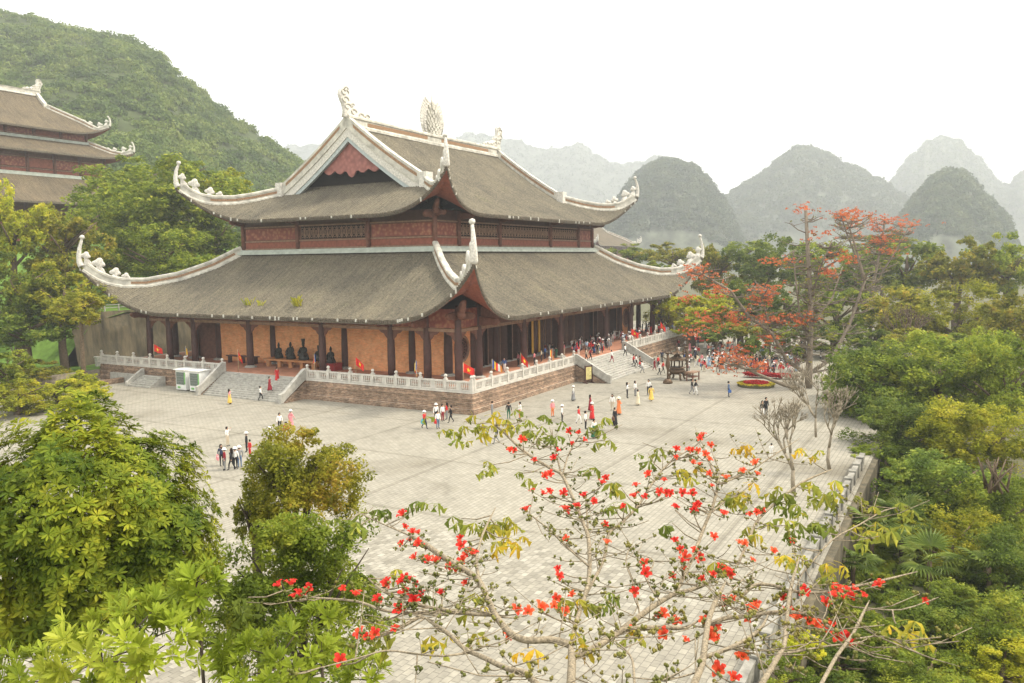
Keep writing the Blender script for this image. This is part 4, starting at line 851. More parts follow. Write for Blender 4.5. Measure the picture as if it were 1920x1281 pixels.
# ================================================================== STATUES on their table
def PX0(px, py, x): return PL(px, py, 0, x)
xs_ = 2.2; y0, y1 = PX0(505, 684, xs_)[1], PX0(603, 695, xs_)[1]
tb = thing('altar_table', 'long orange wooden altar table carrying bronze statues before the brick wall', 'table', (xs_, (y0+y1)/2, ZF))
OR = simple('orange_wood', (.40, .19, .085), .6, .15, 2); mb = MB(); mb.bb(xs_-1.0, xs_+.9, min(y0, y1), max(y0, y1), ZF+.78, ZF+1.0); mb.build('tabletop', OR, tb)
for y_ in np.linspace(min(y0, y1)+.6, max(y0, y1)-.6, 5): mb = MB(); mb.bb(xs_-.8, xs_-.45, y_-.25, y_+.25, ZF, ZF+.78); mb.build('leg', OR, tb)
p = PX0(622, 690, xs_); rb = MB(); rb.box((xs_, p[1], ZF+.38), (.7, 1.0, .38)); rb.box((xs_, p[1], ZF+.8), (.75, 1.05, .05)); tag(rb.build('altar_chest', simple('red_lacquer', (.30, .03, .03), .5, .2, 2)), 'red lacquer altar chest under the rightmost statue', 'chest')
def statue(px, h, label, crown=0, staff=False, zt=1.0):
    c = PX0(px, 680, xs_); k = thing('bronze_statue', label, 'statue', (xs_, c[1], ZF+zt), math.pi/2, 'bronze statues on the terrace'); s = h/2.0
    mb = MB(); mb.lathe([(.62, 0), (.68, .15), (.60, .4), (.42, .75), (.36, 1.0), (.40, 1.2), (.34, 1.4), (.14, 1.5), (.13, 1.56)], 14, sx=s, sy=s*.85); mb.v = [(a, b_, c_*s) for a, b_, c_ in mb.v]
    for sg in (-1, 1): mb.tube([(sg*.36*s, 0, 1.36*s), (sg*.50*s, .08*s, 1.05*s), (sg*.40*s, .38*s, .86*s), (sg*.08*s, .5*s, .9*s)], [.13*s, .15*s, .14*s, .09*s], 8); mb.lathe([(.02, 0), (.2*s, .04*s), (.22*s, .2*s), (.1*s, .34*s), (.02, .38*s)], 8, (sg*.33*s, .35*s, .42*s))
    mb.build('robed_body', BRONZE, k, True, False)
    mb = MB(); mb.lathe([(.06, -.02), (.15, .08), (.175, .24), (.15, .38), (.05, .46)], 12, (0, .02*s, 1.54*s), sx=s, sy=s); mb.tube([(0, .16*s, 1.78*s), (0, .22*s, 1.72*s)], .03*s, 5); hd = mb.build('head', BRONZE, k, True, False)
    if crown: mb = MB(); mb.lathe([(.17, .3), (.19, .36), (.17, .5), (.24, .5+crown), (.05, .52+crown)], 10, (0, 0, 1.54*s), sx=s, sy=s); mb.build('crown', BRONZE, hd, True, False)
    else: mb = MB(); mb.lathe([(.15, .38), (.09, .47), (.1, .55), (.02, .6)], 8, (0, 0, 1.54*s), sx=s, sy=s); mb.build('topknot', BRONZE, hd, True, False)
    if staff: mb = MB(); mb.tube([(-.62*s, .3*s, 0), (-.62*s, .3*s, 1.5*s)], .035*s, 5); mb.lathe([(.02, 0), (.1*s, .08*s), (.02, .22*s)], 6, (-.62*s, .3*s, 1.45*s)); mb.build('staff', BRONZE, k, True, False)
statue(524, 1.75, 'leftmost bronze statue with topknot on the altar table'); statue(546, 1.95, 'bronze statue holding a staff, second from left on the table', 0, True)
statue(570, 2.1, 'tallest bronze statue with high crown at the table centre', .42); statue(598, 1.6, 'bronze statue half hidden behind a column, right on the table', .1); statue(621, 1.75, 'rightmost bronze statue standing on the red chest', 0, zt=.85)
bt = thing('dark_bench', 'dark wooden bench against the brick wall left of the statues', 'bench', (2.4, PX0(455, 672, 2.4)[1], ZF)); q = PX0(455, 672, 2.4)[1]
mb = MB(); mb.bb(2.0, 2.8, q-2.6, q+2.6, ZF+.85, ZF+.97); mb.build('seat', WOOD, bt)
for y_ in (q-2.3, q, q+2.3): mb = MB(); mb.bb(2.1, 2.7, y_-.07, y_+.07, ZF, ZF+.85); mb.build('leg', WOOD, bt)
# ================================================================== FLAGS along the terrace
RED = simple('red_cloth', (.62, .035, .025), .7, .12, 3); YST = simple('star_yellow', (.80, .60, .05), .7, .05, 3)
BCOL = [simple('flag_blue', (.05, .12, .45), .7, .1, 3), simple('flag_yellow', (.78, .52, .05), .7, .08, 3), RED, simple('flag_white', (.72, .70, .66), .7, .06, 3), simple('flag_orange', (.70, .26, .04), .7, .08, 3)]
POLE = simple('bamboo_pole', (.42, .33, .2), .6, .15, 3)
def flag(x, y, z, h, kind, label, dr, droop, seed):
    r = random.Random(seed); k = thing('flag', label, 'flag', (x, y, z), dr, 'flags on poles along the terrace')
    mb = MB(); mb.tube([(0, 0, 0), (.03, 0, h)], .03, 6); mb.build('pole', POLE, k, True, False)
    W, H = 1.25, .9; P = []; nu, nv = 11, 7
    for j in range(nv):
        v = j/(nv-1); row = []
        for i in range(nu):
            u = i/(nu-1); row.append((.03+W*u*math.cos(droop), .16*math.sin(u*5+v*1.5+seed)*u+.1*math.sin(u*9+seed), h-.05-H*v*(1-.25*u)-W*u*math.sin(droop)))
        P.append(row)
    mb = MB(); mb.grid(P)
    if kind == 'r': o = mb.build('cloth', RED, k, True, False)
    else:
        o = link('cloth', mb.mesh('cloth', BCOL, True), k, False)
        o.data.polygons.foreach_set('material_index', [min(4, (i % (nu-1))//2) for i in range(len(o.data.polygons))])
    if kind == 'r':
        c = np.array(P[3][5]); du = np.array(P[3][6])-np.array(P[3][4]); du /= np.linalg.norm(du); dv = np.array((0, 0, 1.)); nn = np.cross(du, dv)
        for s_ in (-1, 1):
            mb = MB(); pts = [c+nn*s_*.05+(du*math.sin(a*math.pi/5)+dv*math.cos(a*math.pi/5))*(.26 if a % 2 == 0 else .11) for a in range(10)]; mb.add(pts, [tuple(range(10))]); mb.build('star', YST, o, False, False)
fx = -PO+.75
FL = [(290, 'r', 'red star flag farthest left on the terrace'), (350, 'b', 'striped flag between the first two left columns'), (447, 'r', 'red star flag at the top of the left stairs, left side'), (590, 'b', 'striped yellow flag at the top of the left stairs, right side'), (667, 'r', 'red flag on the terrace right of the statues'), (780, 'b', 'striped yellow flag between two columns near the terrace corner'), (868, 'r', 'red star flag at the terrace corner column')]
for i, (px, kd, lb) in enumerate(FL): p = PL(px, 690, 0, fx); flag(fx, p[1], ZF, 2.7, kd, lb, R_(-60+100*(i % 2)), .5+.35*(i % 3), i)
FR = [(922, 'b', 'striped flag right of the terrace corner'), (976, 'r', 'red star flag before the second front column'), (1030, 'b', 'striped flag among people left of the front stairs'), (1183, 'r', 'red flag near the second round window'), (1238, 'r', 'red flag before the last front column')]
for i, (px, kd, lb) in enumerate(FR): p = PL(px, 670, 1, fx); flag(p[0], fx, ZF, 2.6, kd, lb, R_(-70), .6+.3*(i % 3), i+20)
# ================================================================== PEOPLE
def body_mesh(name, legs, arms, lean=0.0):
    """legs: ((knee y, ankle y, ankle z) left, right); arms: ((elbow), (wrist)) offsets left, right"""
    V = []; E = []; Rr = []; lab = []
    def v(p, r): V.append(p); Rr.append(r); return len(V)-1
    def e(a, b_, l): E.append((a, b_)); lab.append(l)
    pe = v((0, 0, .92), .135); sp = v((0, lean*.5, 1.12), .118); ch = v((0, lean, 1.31), .135); nk = v((0, lean+.01, 1.435), .052); hb = v((0, lean+.02, 1.50), .078); hm = v((0, lean+.03, 1.57), .092); ht = v((0, lean+.02, 1.635), .062); no = v((0, lean+.125, 1.555), .018)
    e(pe, sp, 1); e(sp, ch, 1); e(ch, nk, 0); e(nk, hb, 0); e(hb, hm, 0); e(hm, ht, 0); e(hm, no, 0)
    for s, (ky, ay, az) in zip((-1, 1), legs):
        h = v((s*.095, 0, .84), .098); k = v((s*.10, ky, .48+az*.5), .062); a = v((s*.10, ay, .09+az), .042); t_ = v((s*.115, ay+.15, .04+az*.6), .036)
        e(pe, h, 2); e(h, k, 2); e(k, a, 2); e(a, t_, 3)
    for s, (el, wr) in zip((-1, 1), arms):
        sh = v((s*.175, lean, 1.36), .068); b_ = v((s*(.19+el[0]), lean+el[1], 1.36+el[2]), .046); w_ = v((s*(.19+wr[0]), lean+wr[1], 1.36+wr[2]), .033)
        d = np.array(V[w_])-np.array(V[b_]); d /= np.linalg.norm(d); hn = v(tuple(np.array(V[w_])+d*.10), .036); th_ = v(tuple(np.array(V[w_])+d*.05+np.array((-s*.045, .03, 0))), .014)
        e(ch, sh, 1); e(sh, b_, 1); e(b_, w_, 1); e(w_, hn, 0); e(w_, th_, 0)
    me = bpy.data.meshes.new(name+'_skeleton'); me.from_pydata(V, E, []); o = bpy.data.objects.new(name+'_skeleton', me); COL.objects.link(o)
    md = o.modifiers.new('skin', 'SKIN'); md.use_smooth_shade = True; md.branch_smoothing = .3
    for i, r in enumerate(Rr): me.skin_vertices[0].data[i].radius = (r, r); me.skin_vertices[0].data[i].use_root = (i == 0)
    o.modifiers.new('sub', 'SUBSURF').levels = 1
    dg = bpy.context.evaluated_depsgraph_get(); m2 = bpy.data.meshes.new_from_object(o.evaluated_get(dg)); bpy.data.objects.remove(o); bpy.data.meshes.remove(me); m2.name = name
    A = np.array([V[a] for a, _ in E]); B = np.array([V[b_] for _, b_ in E]); mi = []
    for p in m2.polygons:
        c = np.array(p.center); t_ = np.clip(((c-A)*(B-A)).sum(1)/((B-A)**2).sum(1), 0, 1); d = np.linalg.norm(A+(B-A)*t_[:, None]-c, axis=1); l = lab[int(d.argmin())]
        if c[2] > 1.44+lean*0 and abs(c[0]) < .16 and l == 1: l = 0
        mi.append(l)
    m2.materials.clear()
    for _ in range(4): m2.materials.append(None)
    m2.polygons.foreach_set('material_index', mi); m2.polygons.foreach_set('use_smooth', [True]*len(mi)); m2.update(); return m2
HANG = ((.06, -.02, -.27), (.07, .06, -.50)); FWD = ((.06, -.02, -.26), (.0, .22, -.22)); UPA = ((.10, .14, -.05), (.02, .22, .16)); OUT = ((.2, .05, -.14), (.42, .12, -.06))
POSES = [body_mesh('standing_body', ((.02, 0, 0), (.01, -.02, 0)), (HANG, HANG)),
         body_mesh('walking_body', ((.16, .20, .0), (-.02, -.26, .06)), (((.06, -.14, -.24), (.06, -.14, -.48)), ((.06, .10, -.25), (.05, .24, -.44))), .03),
         body_mesh('striding_body', ((-.02, -.24, .05), (.16, .18, 0)), (((.06, .10, -.25), (.05, .24, -.44)), ((.06, -.14, -.24), (.06, -.14, -.48))), .03),
         body_mesh('phone_body', ((.03, .0, 0), (.0, -.03, 0)), (UPA, FWD)), body_mesh('pointing_body', ((.02, .03, 0), (0, -.05, 0)), (OUT, HANG))]
CLOTH = {'white': (.74, .72, .68), 'black': (.022, .022, .024), 'red': (.50, .030, .030), 'darkred': (.24, .018, .028), 'pink': (.68, .25, .27), 'yellow': (.70, .48, .11), 'blue': (.05, .12, .33), 'denim': (.10, .15, .24), 'grey': (.22, .22, .22), 'cream': (.66, .58, .42), 'navy': (.025, .033, .07), 'green': (.03, .13, .07), 'orange': (.68, .20, .07), 'brown': (.13, .07, .045), 'beige': (.50, .42, .31), 'lightblue': (.30, .42, .55), 'skin': (.50, .31, .21), 'hair': (.018, .013, .011), 'teal': (.05, .38, .48)}
CM = {k: simple('cloth_'+k, c, .75, .12, 4) for k, c in CLOTH.items()}
mb = MB(); mb.lathe([(.104, 1.50), (.112, 1.56), (.104, 1.63), (.07, 1.685), (.02, 1.70)], 10, (0, -.022, 0)); HAIR_S = mb.mesh('short_hair', CM['hair'], True)
mb = MB(); mb.lathe([(.085, 1.22), (.11, 1.36), (.112, 1.50), (.114, 1.57), (.104, 1.64), (.07, 1.69), (.02, 1.705)], 10, (0, -.035, 0)); HAIR_L = mb.mesh('long_hair', CM['hair'], True)
mb = MB(); mb.lathe([(.19, 1.585), (.20, 1.60), (.125, 1.645), (.11, 1.72), (.02, 1.75)], 14, (0, .0, 0)); HAT_B = mb.mesh('brimmed_hat', CM['white'], True)
mb = MB(); mb.lathe([(.24, 1.58), (.25, 1.60), (.02, 1.80)], 14); HAT_C = mb.mesh('conical_hat', CM['cream'], False)
_dress = {}
def dress_mesh(col, length):
    if (col, length) not in _dress:
        mb = MB(); P = [(.30-.05*(length > .3), length), (.27, length+.15), (.215, .62), (.185, .84), (.165, 1.0), (.150, 1.1)]
        mb.lathe(P, 12, sx=1.0, sy=.85); me = mb.mesh('long_dress', CM[col], True); _dress[(col, length)] = me
    return _dress[(col, length)]
_bag = {}
def bag_mesh(col):
    if col not in _bag: mb = MB(); mb.plate([(-.16, -.2), (.16, -.2), (.17, .06), (.05, .12), (.03, .26), (-.03, .26), (-.05, .12), (-.17, .06)], (.33, .08, .72), (0, 1, 0), (0, 0, 1), .12); _bag[col] = mb.mesh('hand_bag', CM[col])
    return _bag[col]
def person(loc, rz, pose, top, bot, label, group=None, dress=None, hat=None, hair='s', bag=None, h=1.65, shoe='black'):
    k = thing('person', label, 'person', loc, rz, group, h/1.70)
    o = link('body', POSES[pose], k, False)
    for i, c in enumerate(('skin', top, bot, shoe)): o.material_slots[i].link = 'OBJECT'; o.material_slots[i].material = CM[c]
    link('hair', HAIR_L if hair == 'l' else HAIR_S, k, False)
    if hat: link('hat', {'b': HAT_B, 'c': HAT_C}[hat], k, False)
    if dress: link('dress', dress_mesh(dress, .16 if pose else .12), k, False)
    if bag: link('bag', bag_mesh(bag), k, False)
    return k
# (pixel x, pixel y of feet, heading deg, pose, top, trousers, label, extras)
PP = [(427, 837, 200, 3, 'white', 'beige', 'man in white shirt and beige trousers lifting a phone, standing alone', {}),
 (416, 874, 160, 0, 'navy', 'black', 'woman with long dark hair and navy top at the left of the near group', {'hair': 'l', 'bag': 'pink'}),
 (422, 882, 60, 0, 'darkred', 'grey', 'person in white hat, dark red top and grey trousers in near group', {'hat': 'b'}),
 (435, 882, 20, 1, 'black', 'black', 'person in black dungarees walking in the near group', {'hair': 'l'}),
 (442, 880, 300, 0, 'white', 'black', 'person in white hat and white top with black trousers, near group', {'hat': 'b'}),
 (450, 877, 330, 0, 'grey', 'denim', 'person in grey top and jeans at the right of the near group', {'hat': 'b'}),
 (463, 848, 40, 0, 'black', 'black', 'person in white hat and wide black jacket', {'hat': 'b'}),
 (469, 856, 80, 0, 'red', 'red', 'small person in red clothes beside the black jacket', {'h': 1.35}),
 (525, 808, 150, 0, 'white', 'black', 'woman in white top under a red hat near the dark tree', {}),
 (546, 802, 250, 1, 'pink', 'pink', 'woman in long pink dress and white hat', {'dress': 'pink', 'hat': 'b'}),
 (537, 827, 100, 0, 'red', 'white', 'woman in red top half hidden behind the tree crown', {}),
 (521, 837, 100, 0, 'white', 'black', 'person in white top just above the tree crown', {}), (506, 838, 100, 0, 'white', 'black', 'person in white hat at the edge of the tree crown', {'hat': 'b'}),
 (431, 758, 230, 4, 'pink', 'yellow', 'woman in pink top and long yellow skirt before the left stairs', {'dress': 'yellow', 'hair': 'l'}),
 (489, 752, 200, 1, 'white', 'black', 'man in white shirt and black trousers leaving the left stairs', {}),
 (796, 804, 170, 1, 'red', 'navy', 'person in red top and white hat carrying a blue bag', {'hat': 'b', 'bag': 'teal'}),
 (821, 804, 160, 0, 'white', 'denim', 'person in white shirt and jeans with a red bag', {'bag': 'red'}),
 (818, 791, 150, 0, 'white', 'black', 'person in white shirt and white hat by the plinth corner', {'hat': 'b', 'h': 1.75}),
 (830, 790, 170, 0, 'white', 'darkred', 'person in white top and dark red trousers by the plinth corner', {}), (838, 787, 20, 0, 'red', 'grey', 'person in red top and grey trousers by the plinth corner', {'hair': 'l'}), (846, 793, 30, 1, 'black', 'black', 'person in black jacket walking by the plinth corner', {}),
 (1075, 752, 30, 0, 'white', 'grey', 'woman in white hat, white top and grey skirt before the notice board', {'hat': 'b', 'dress': 'grey'}),
 (1107, 771, 200, 0, 'darkred', 'darkred', 'person in long dark red robe, farthest of the red group', {'dress': 'darkred', 'hair': 'l'}),
 (1085, 795, 180, 1, 'red', 'white', 'woman in red tunic over white trousers', {}), (1098, 805, 190, 0, 'white', 'black', 'man in white shirt and black trousers with his back to us', {}),
 (1110, 787, 170, 0, 'red', 'red', 'woman in white hat and red dress in the red group', {'hat': 'b', 'dress': 'red'}), (1114, 822, 150, 0, 'white', 'green', 'woman in white top and dark green skirt, nearest of the red group', {'dress': 'green'}),
 (1148, 770, 100, 0, 'white', 'beige', 'woman in white top with dark hair facing the orange dress', {'hair': 'l'}), (1160, 778, 250, 3, 'orange', 'orange', 'woman in long orange red dress and white hat', {'dress': 'orange', 'hat': 'c', 'h': 1.72}),
 (1153, 798, 160, 0, 'black', 'black', 'woman in long black dress holding a bag', {'dress': 'black', 'bag': 'brown'}), (1176, 747, 200, 3, 'white', 'black', 'woman in white top and black trousers lifting her hands', {'hair': 'l', 'h': 1.75}),
 (1191, 743, 170, 0, 'white', 'grey', 'woman in white top and grey trousers at the plaza centre', {'hair': 'l', 'h': 1.7}), (1196, 760, 200, 0, 'cream', 'cream', 'woman in long cream dress at the plaza centre', {'dress': 'cream'}),
 (1216, 741, 90, 0, 'white', 'black', 'man in white shirt and black trousers behind the yellow dress', {'h': 1.75}), (1221, 752, 270, 1, 'yellow', 'yellow', 'woman in long yellow dress at the plaza centre', {'dress': 'yellow'}),
 (1297, 740, 180, 1, 'black', 'grey', 'person in black jacket and grey trousers, left of a pair', {'h': 1.75}), (1304, 741, 190, 2, 'black', 'white', 'person in black jacket and white trousers, right of a pair', {'h': 1.75}),
 (1366, 745, 200, 0, 'denim', 'navy', 'person in denim with a blue bag alone below the flower bed', {'bag': 'blue', 'h': 1.75}), (1429, 784, 120, 1, 'black', 'white', 'person in black top and white trousers near the bare shrub', {'hair': 'l'}), (1436, 779, 140, 0, 'black', 'black', 'person in black clothes near the bare shrub', {'h': 1.75}),
 (1446, 858, 300, 0, 'white', 'white', 'small child in white behind the kapok branches', {'h': 1.1}),
 (923, 784, 20, 0, 'grey', 'grey', 'person in grey shirt behind the kapok leaves', {}), (954, 786, 300, 0, 'black', 'green', 'person in black top behind the kapok leaves', {}), (975, 786, 60, 0, 'white', 'orange', 'person in white top behind the kapok leaves', {}), (1036, 782, 160, 0, 'pink', 'orange', 'person in pink top and white hat behind the kapok twigs', {'hat': 'b'}), (1054, 792, 200, 0, 'white', 'black', 'person in white hat partly hidden by kapok twigs', {'hat': 'b'}), (931, 832, 30, 1, 'black', 'grey', 'person in dark clothes seen between the kapok leaves', {}),
 (1227, 695, 200, 1, 'darkred', 'darkred', 'person in dark red clothes left of the incense burner', {}), (1236, 704, 210, 1, 'white', 'black', 'person in white top and black trousers walking left of the burner', {}), (1234, 689, 160, 0, 'red', 'black', 'person in red top behind the group left of the burner', {}), (1243, 700, 190, 2, 'red', 'black', 'person in red top and black trousers nearest the lamp stand', {}), (1241, 679, 90, 0, 'navy', 'black', 'person in navy jacket behind the lamp stand', {'h': 1.75}), (1253, 677, 60, 0, 'white', 'grey', 'person in white top behind the incense burner', {})]
for px, py, hd, ps, tp_, bt_, lb, ex in PP: person(G(px, py), R_(hd), ps, tp_, bt_, lb, 'visitors on the plaza', **ex)
# on the stairs: feet on the right step
def on_step(k, px, py):
    best = None
    for i in range(NS+1):
        z = rise*i; p = G(px, py, z); off = (-PO-p[0]) if k == 0 else (-PO-p[1]); run = 3.3 if k == 0 else 4.1
        want = run*(NS-i+.5)/NS
        if best is None or abs(off-want) < best[0]: best = (abs(off-want), p)
    return best[1]
ST = [(0, 520, 716, 160, 0, 'red', 'red', 'woman in long red dress high on the left stairs', {'dress': 'red'}), (0, 506, 734, 190, 1, 'darkred', 'darkred', 'woman in long dark red dress halfway down the left stairs', {'dress': 'darkred'}),
      (1, 1147, 680, 180, 1, 'white', 'darkred', 'person in white top and dark red trousers midway on the front stairs', {}), (1, 1172, 668, 170, 1, 'white', 'black', 'person in white top high on the front stairs', {}), (1, 1188, 687, 200, 2, 'red', 'black', 'person in red top descending the right side of the front stairs', {}), (1, 1193, 688, 190, 1, 'white', 'black', 'person in white shirt descending beside the red top', {}), (1, 1200, 690, 180, 0, 'brown', 'black', 'person in brown carrying a red bag low on the front stairs', {'bag': 'red'})]
for k, px, py, hd, ps, tp_, bt_, lb, ex in ST: person(on_step(k, px, py), R_(hd), ps, tp_, bt_, lb, 'visitors on the stairs', **ex)
person(G(1204, 700), R_(180), 1, 'white', 'grey', 'person in white top at the foot of the front stairs', 'visitors on the plaza')
TR = [(946, 697, 100, 1, 'blue', 'white', 'man in blue shirt and white trousers on the terrace', {}), (972, 686, 60, 0, 'pink', 'black', 'person in pink top behind the red terrace flag', {}), (1002, 684, 10, 0, 'pink', 'black', 'person in pale pink shirt and black trousers on the terrace', {}), (1015, 679, 20, 0, 'cream', 'black', 'person in cream jacket walking into the hall', {}), (1022, 673, 0, 0, 'blue', 'navy', 'person in blue jacket near the hall doors', {}), (1034, 675, 40, 0, 'orange', 'cream', 'person in orange shirt near the striped flag', {}), (1043, 672, 70, 0, 'green', 'green', 'person in dark green clothes at the balustrade', {'h': 1.5}), (1099, 678, 200, 1, 'beige', 'black', 'person in beige jacket at the top of the front stairs', {}), (1107, 676, 200, 2, 'darkred', 'black', 'person in dark red jacket at the top of the front stairs', {}), (1122, 664, 150, 0, 'beige', 'beige', 'person in long beige robe on the terrace', {'dress': 'beige'})]
for px, py, hd, ps, tp_, bt_, lb, ex in TR: person(G(px, py, ZF), R_(hd), ps, tp_, bt_, lb, 'visitors on the terrace', **ex)
tops = ['white', 'white', 'black', 'red', 'darkred', 'pink', 'navy', 'cream', 'grey', 'lightblue', 'white', 'red']; bots = ['black', 'grey', 'denim', 'black', 'beige', 'white']
r = random.Random(4); used = []; seen = set()
def crowd(n_, fn, where, grp, dressy=.2):
    for i in range(n_):
        for _ in range(40):
            p = fn()
            if all((p[0]-q[0])**2+(p[1]-q[1])**2 > .30 for q in used): break
        used.append(p)
        for _ in range(80):
            tp_, bt_ = r.choice(tops), r.choice(bots); dr = tp_ if r.random() < dressy else None; ht = 'b' if r.random() < .2 else None; bg = r.choice((None, None, None, 'red', 'brown', 'black', 'blue', 'pink', 'white'))
            what = ('in a long %s dress' % tp_ if dr else 'in %s with %s trousers' % (tp_, bt_)).replace('darkred', 'dark red').replace('lightblue', 'light blue')
            lb = 'visitor %s%s%s %s' % (what, ', white hat,' if ht else '', ', %s bag,' % bg if bg else '', where); lb = lb.replace(',,', ',')
            if lb not in seen: break
        seen.add(lb)
        person(p, r.random()*6.28, r.choice((0, 0, 1, 2, 3, 4)), tp_, bt_, lb, grp, dress=dr, hat=ht, hair=r.choice('sl'), h=1.5+.22*r.random(), bag=bg)
def terr(px0, px1):
    def f():
        px = px0+(px1-px0)*r.random(); p = PL(px, 660, 1, 0); return np.array((p[0], -3.4+6.2*r.random(), ZF))
    return f
crowd(54, terr(1050, 1172), 'above the front stairs', 'crowd above the front stairs')
crowd(24, terr(1176, 1262), 'on the far terrace', 'crowd on the far terrace', .35)
def area(x0, x1, y0, y1):
    def f(): return G(x0+(x1-x0)*r.random(), y0+(y1-y0)*r.random())
    return f
crowd(44, area(1285, 1400, 645, 702), 'behind the burner', 'crowd on the far plaza', .2)
crowd(44, area(1400, 1500, 678, 706), 'behind the red flower border', 'crowd behind the flower border', .4)
crowd(14, area(1300, 1400, 622, 640), 'far away near the plaza edge', 'crowd at the far plaza edge', .2)
crowd(12, area(1500, 1600, 640, 690), 'behind the far kapok tree', 'crowd behind the kapok', .2)
crowd(42, area(1340, 1490, 655, 700), 'left of the far kapok', 'crowd before the far kapok', .35)
crowd(28, area(1262, 1390, 645, 700), 'right of the front stairs', 'crowd right of the front stairs', .25)
# ================================================================== FOLIAGE PROTOTYPES
BARK = simple('brown_bark', (.13, .095, .062), .9, .35, 6, bumpy=.5); BARK_P = simple('pale_kapok_bark', (.25, .205, .14), .85, .5, 38, bumpy=.5); BARK_D = simple('dark_bark', (.07, .055, .04), .9, .3, 6, bumpy=.5); BARK_F = simple('pale_frangipani_bark', (.25, .21, .15), .85, .25, 6)
L_MID = leafmat('mid_green_leaf', [(0, (.066, .100, .010)), (.4, (.155, .208, .020)), (.75, (.260, .305, .030)), (1, (.40, .40, .045))])
L_DARK = leafmat('dark_green_leaf', [(0, (.046, .078, .010)), (.45, (.108, .158, .020)), (.8, (.185, .235, .030)), (1, (.28, .31, .045))])
L_YEL = leafmat('yellow_green_leaf', [(0, (.15, .175, .012)), (.4, (.30, .325, .020)), (.75, (.44, .425, .028)), (1, (.56, .49, .04))])
L_OLV = leafmat('olive_leaf', [(0, (.095, .110, .012)), (.4, (.215, .225, .022)), (.75, (.340, .310, .032)), (.96, (.44, .36, .036)), (1, (.42, .29, .045))])
L_GLOSS = leafmat('glossy_rosette_leaf', [(0, (.042, .076, .008)), (.35, (.115, .160, .013)), (.7, (.225, .260, .019)), (1, (.37, .36, .03))], .35, .6)
L_LIME = leafmat('bright_young_leaf', [(0, (.17, .23, .022)), (.5, (.30, .36, .034)), (1, (.45, .47, .06))], .5, .4)
L_KAP = leafmat('kapok_leaf', [(0, (.10, .145, .026)), (.45, (.20, .245, .045)), (.7, (.36, .36, .06)), (.88, (.60, .47, .05)), (1, (.66, .42, .04))], .45, .45)
L_PALM = leafmat('palm_leaf', [(0, (.06, .095, .016)), (.5, (.125, .175, .03)), (1, (.23, .27, .05))], .35, .35)
L_ORNG = leafmat('orange_blossom_leaf', [(0, (0.142, 0.170, 0.028)), (.4, (0.284, 0.256, 0.043)), (.6, (0.568, 0.185, 0.043)), (1, (0.852, 0.185, 0.071))])
def crown_mesh(name, nleaf, size, mat, seed, lobes=14, open_=.0, squash=1.0):
    """unit crown (radius 1): leaf quads gathered on the shells of many lobes, so the outline is uneven and gaps stay"""
    r = np.random.default_rng(seed); C = []
    while len(C) < lobes:
        p = r.uniform(-1, 1, 3)
        if np.linalg.norm(p) < .95 and p[2] > -.7: C.append((p*np.array([.86, .86, .84]), r.uniform(.17, .40)))
    per = nleaf//lobes; V = []
    sub = []
    for c, rad in C:
        for _ in range(9):
            d = r.normal(size=3); d[2] = d[2]*.8+.25; d /= np.linalg.norm(d); sub.append((c+d*rad*r.uniform(.55, 1), rad*r.uniform(.30, .52)))
    k = max(6, nleaf//len(sub))
    c = np.repeat(np.array([s[0] for s in sub]), k, 0); rad = np.repeat(np.array([s[1] for s in sub]), k)[:, None]
    d = r.normal(size=c.shape); d[:, 2] = d[:, 2]*.75+.22; d /= np.linalg.norm(d, axis=1, keepdims=True)
    p = c+d*rad*(.45+.55*r.random((len(c), 1))); nn = d*.75+np.array([0, 0, .45])+r.normal(size=c.shape)*.55; nn /= np.linalg.norm(nn, axis=1, keepdims=True)
    u = np.cross(nn, r.normal(size=c.shape)); u /= np.linalg.norm(u, axis=1, keepdims=True)+1e-9; v = np.cross(nn, u); s = size*(.6+.8*r.random((len(c), 1)))
    V = np.stack([p-u*s, p-v*s*.5-nn*s*.12, p+u*s, p+v*s*.5-nn*s*.12], 1).reshape(-1, 3)
    return np_mesh(name, V, np.arange(len(V)).reshape(-1, 4), mat)
KIND = {'mid': L_MID, 'dark': L_DARK, 'yel': L_YEL, 'olv': L_OLV, 'orn': L_ORNG}
_cm = {}
def crown_for(kind, wpx, v):
    cls = 0 if wpx < 90 else (1 if wpx < 190 else 2)
    if (kind, cls, v) not in _cm: _cm[(kind, cls, v)] = crown_mesh('crown', (3600, 10000, 24000)[cls], (.062, .038, .0255)[cls], KIND[kind], 100+len(_cm), (13, 22, 34)[cls])
    return _cm[(kind, cls, v)]
def gz(x, y):
    if y > 61.2: return float(hz(np.array(x), np.array(y))*(1-smoothstep(75, 140, np.array(x)))+smoothstep(75, 140, np.array(x))*.2)
    if -66 < x < 150 and -40.2 < y < 62.5: return 0.0
    return -3.2
tn = [0]
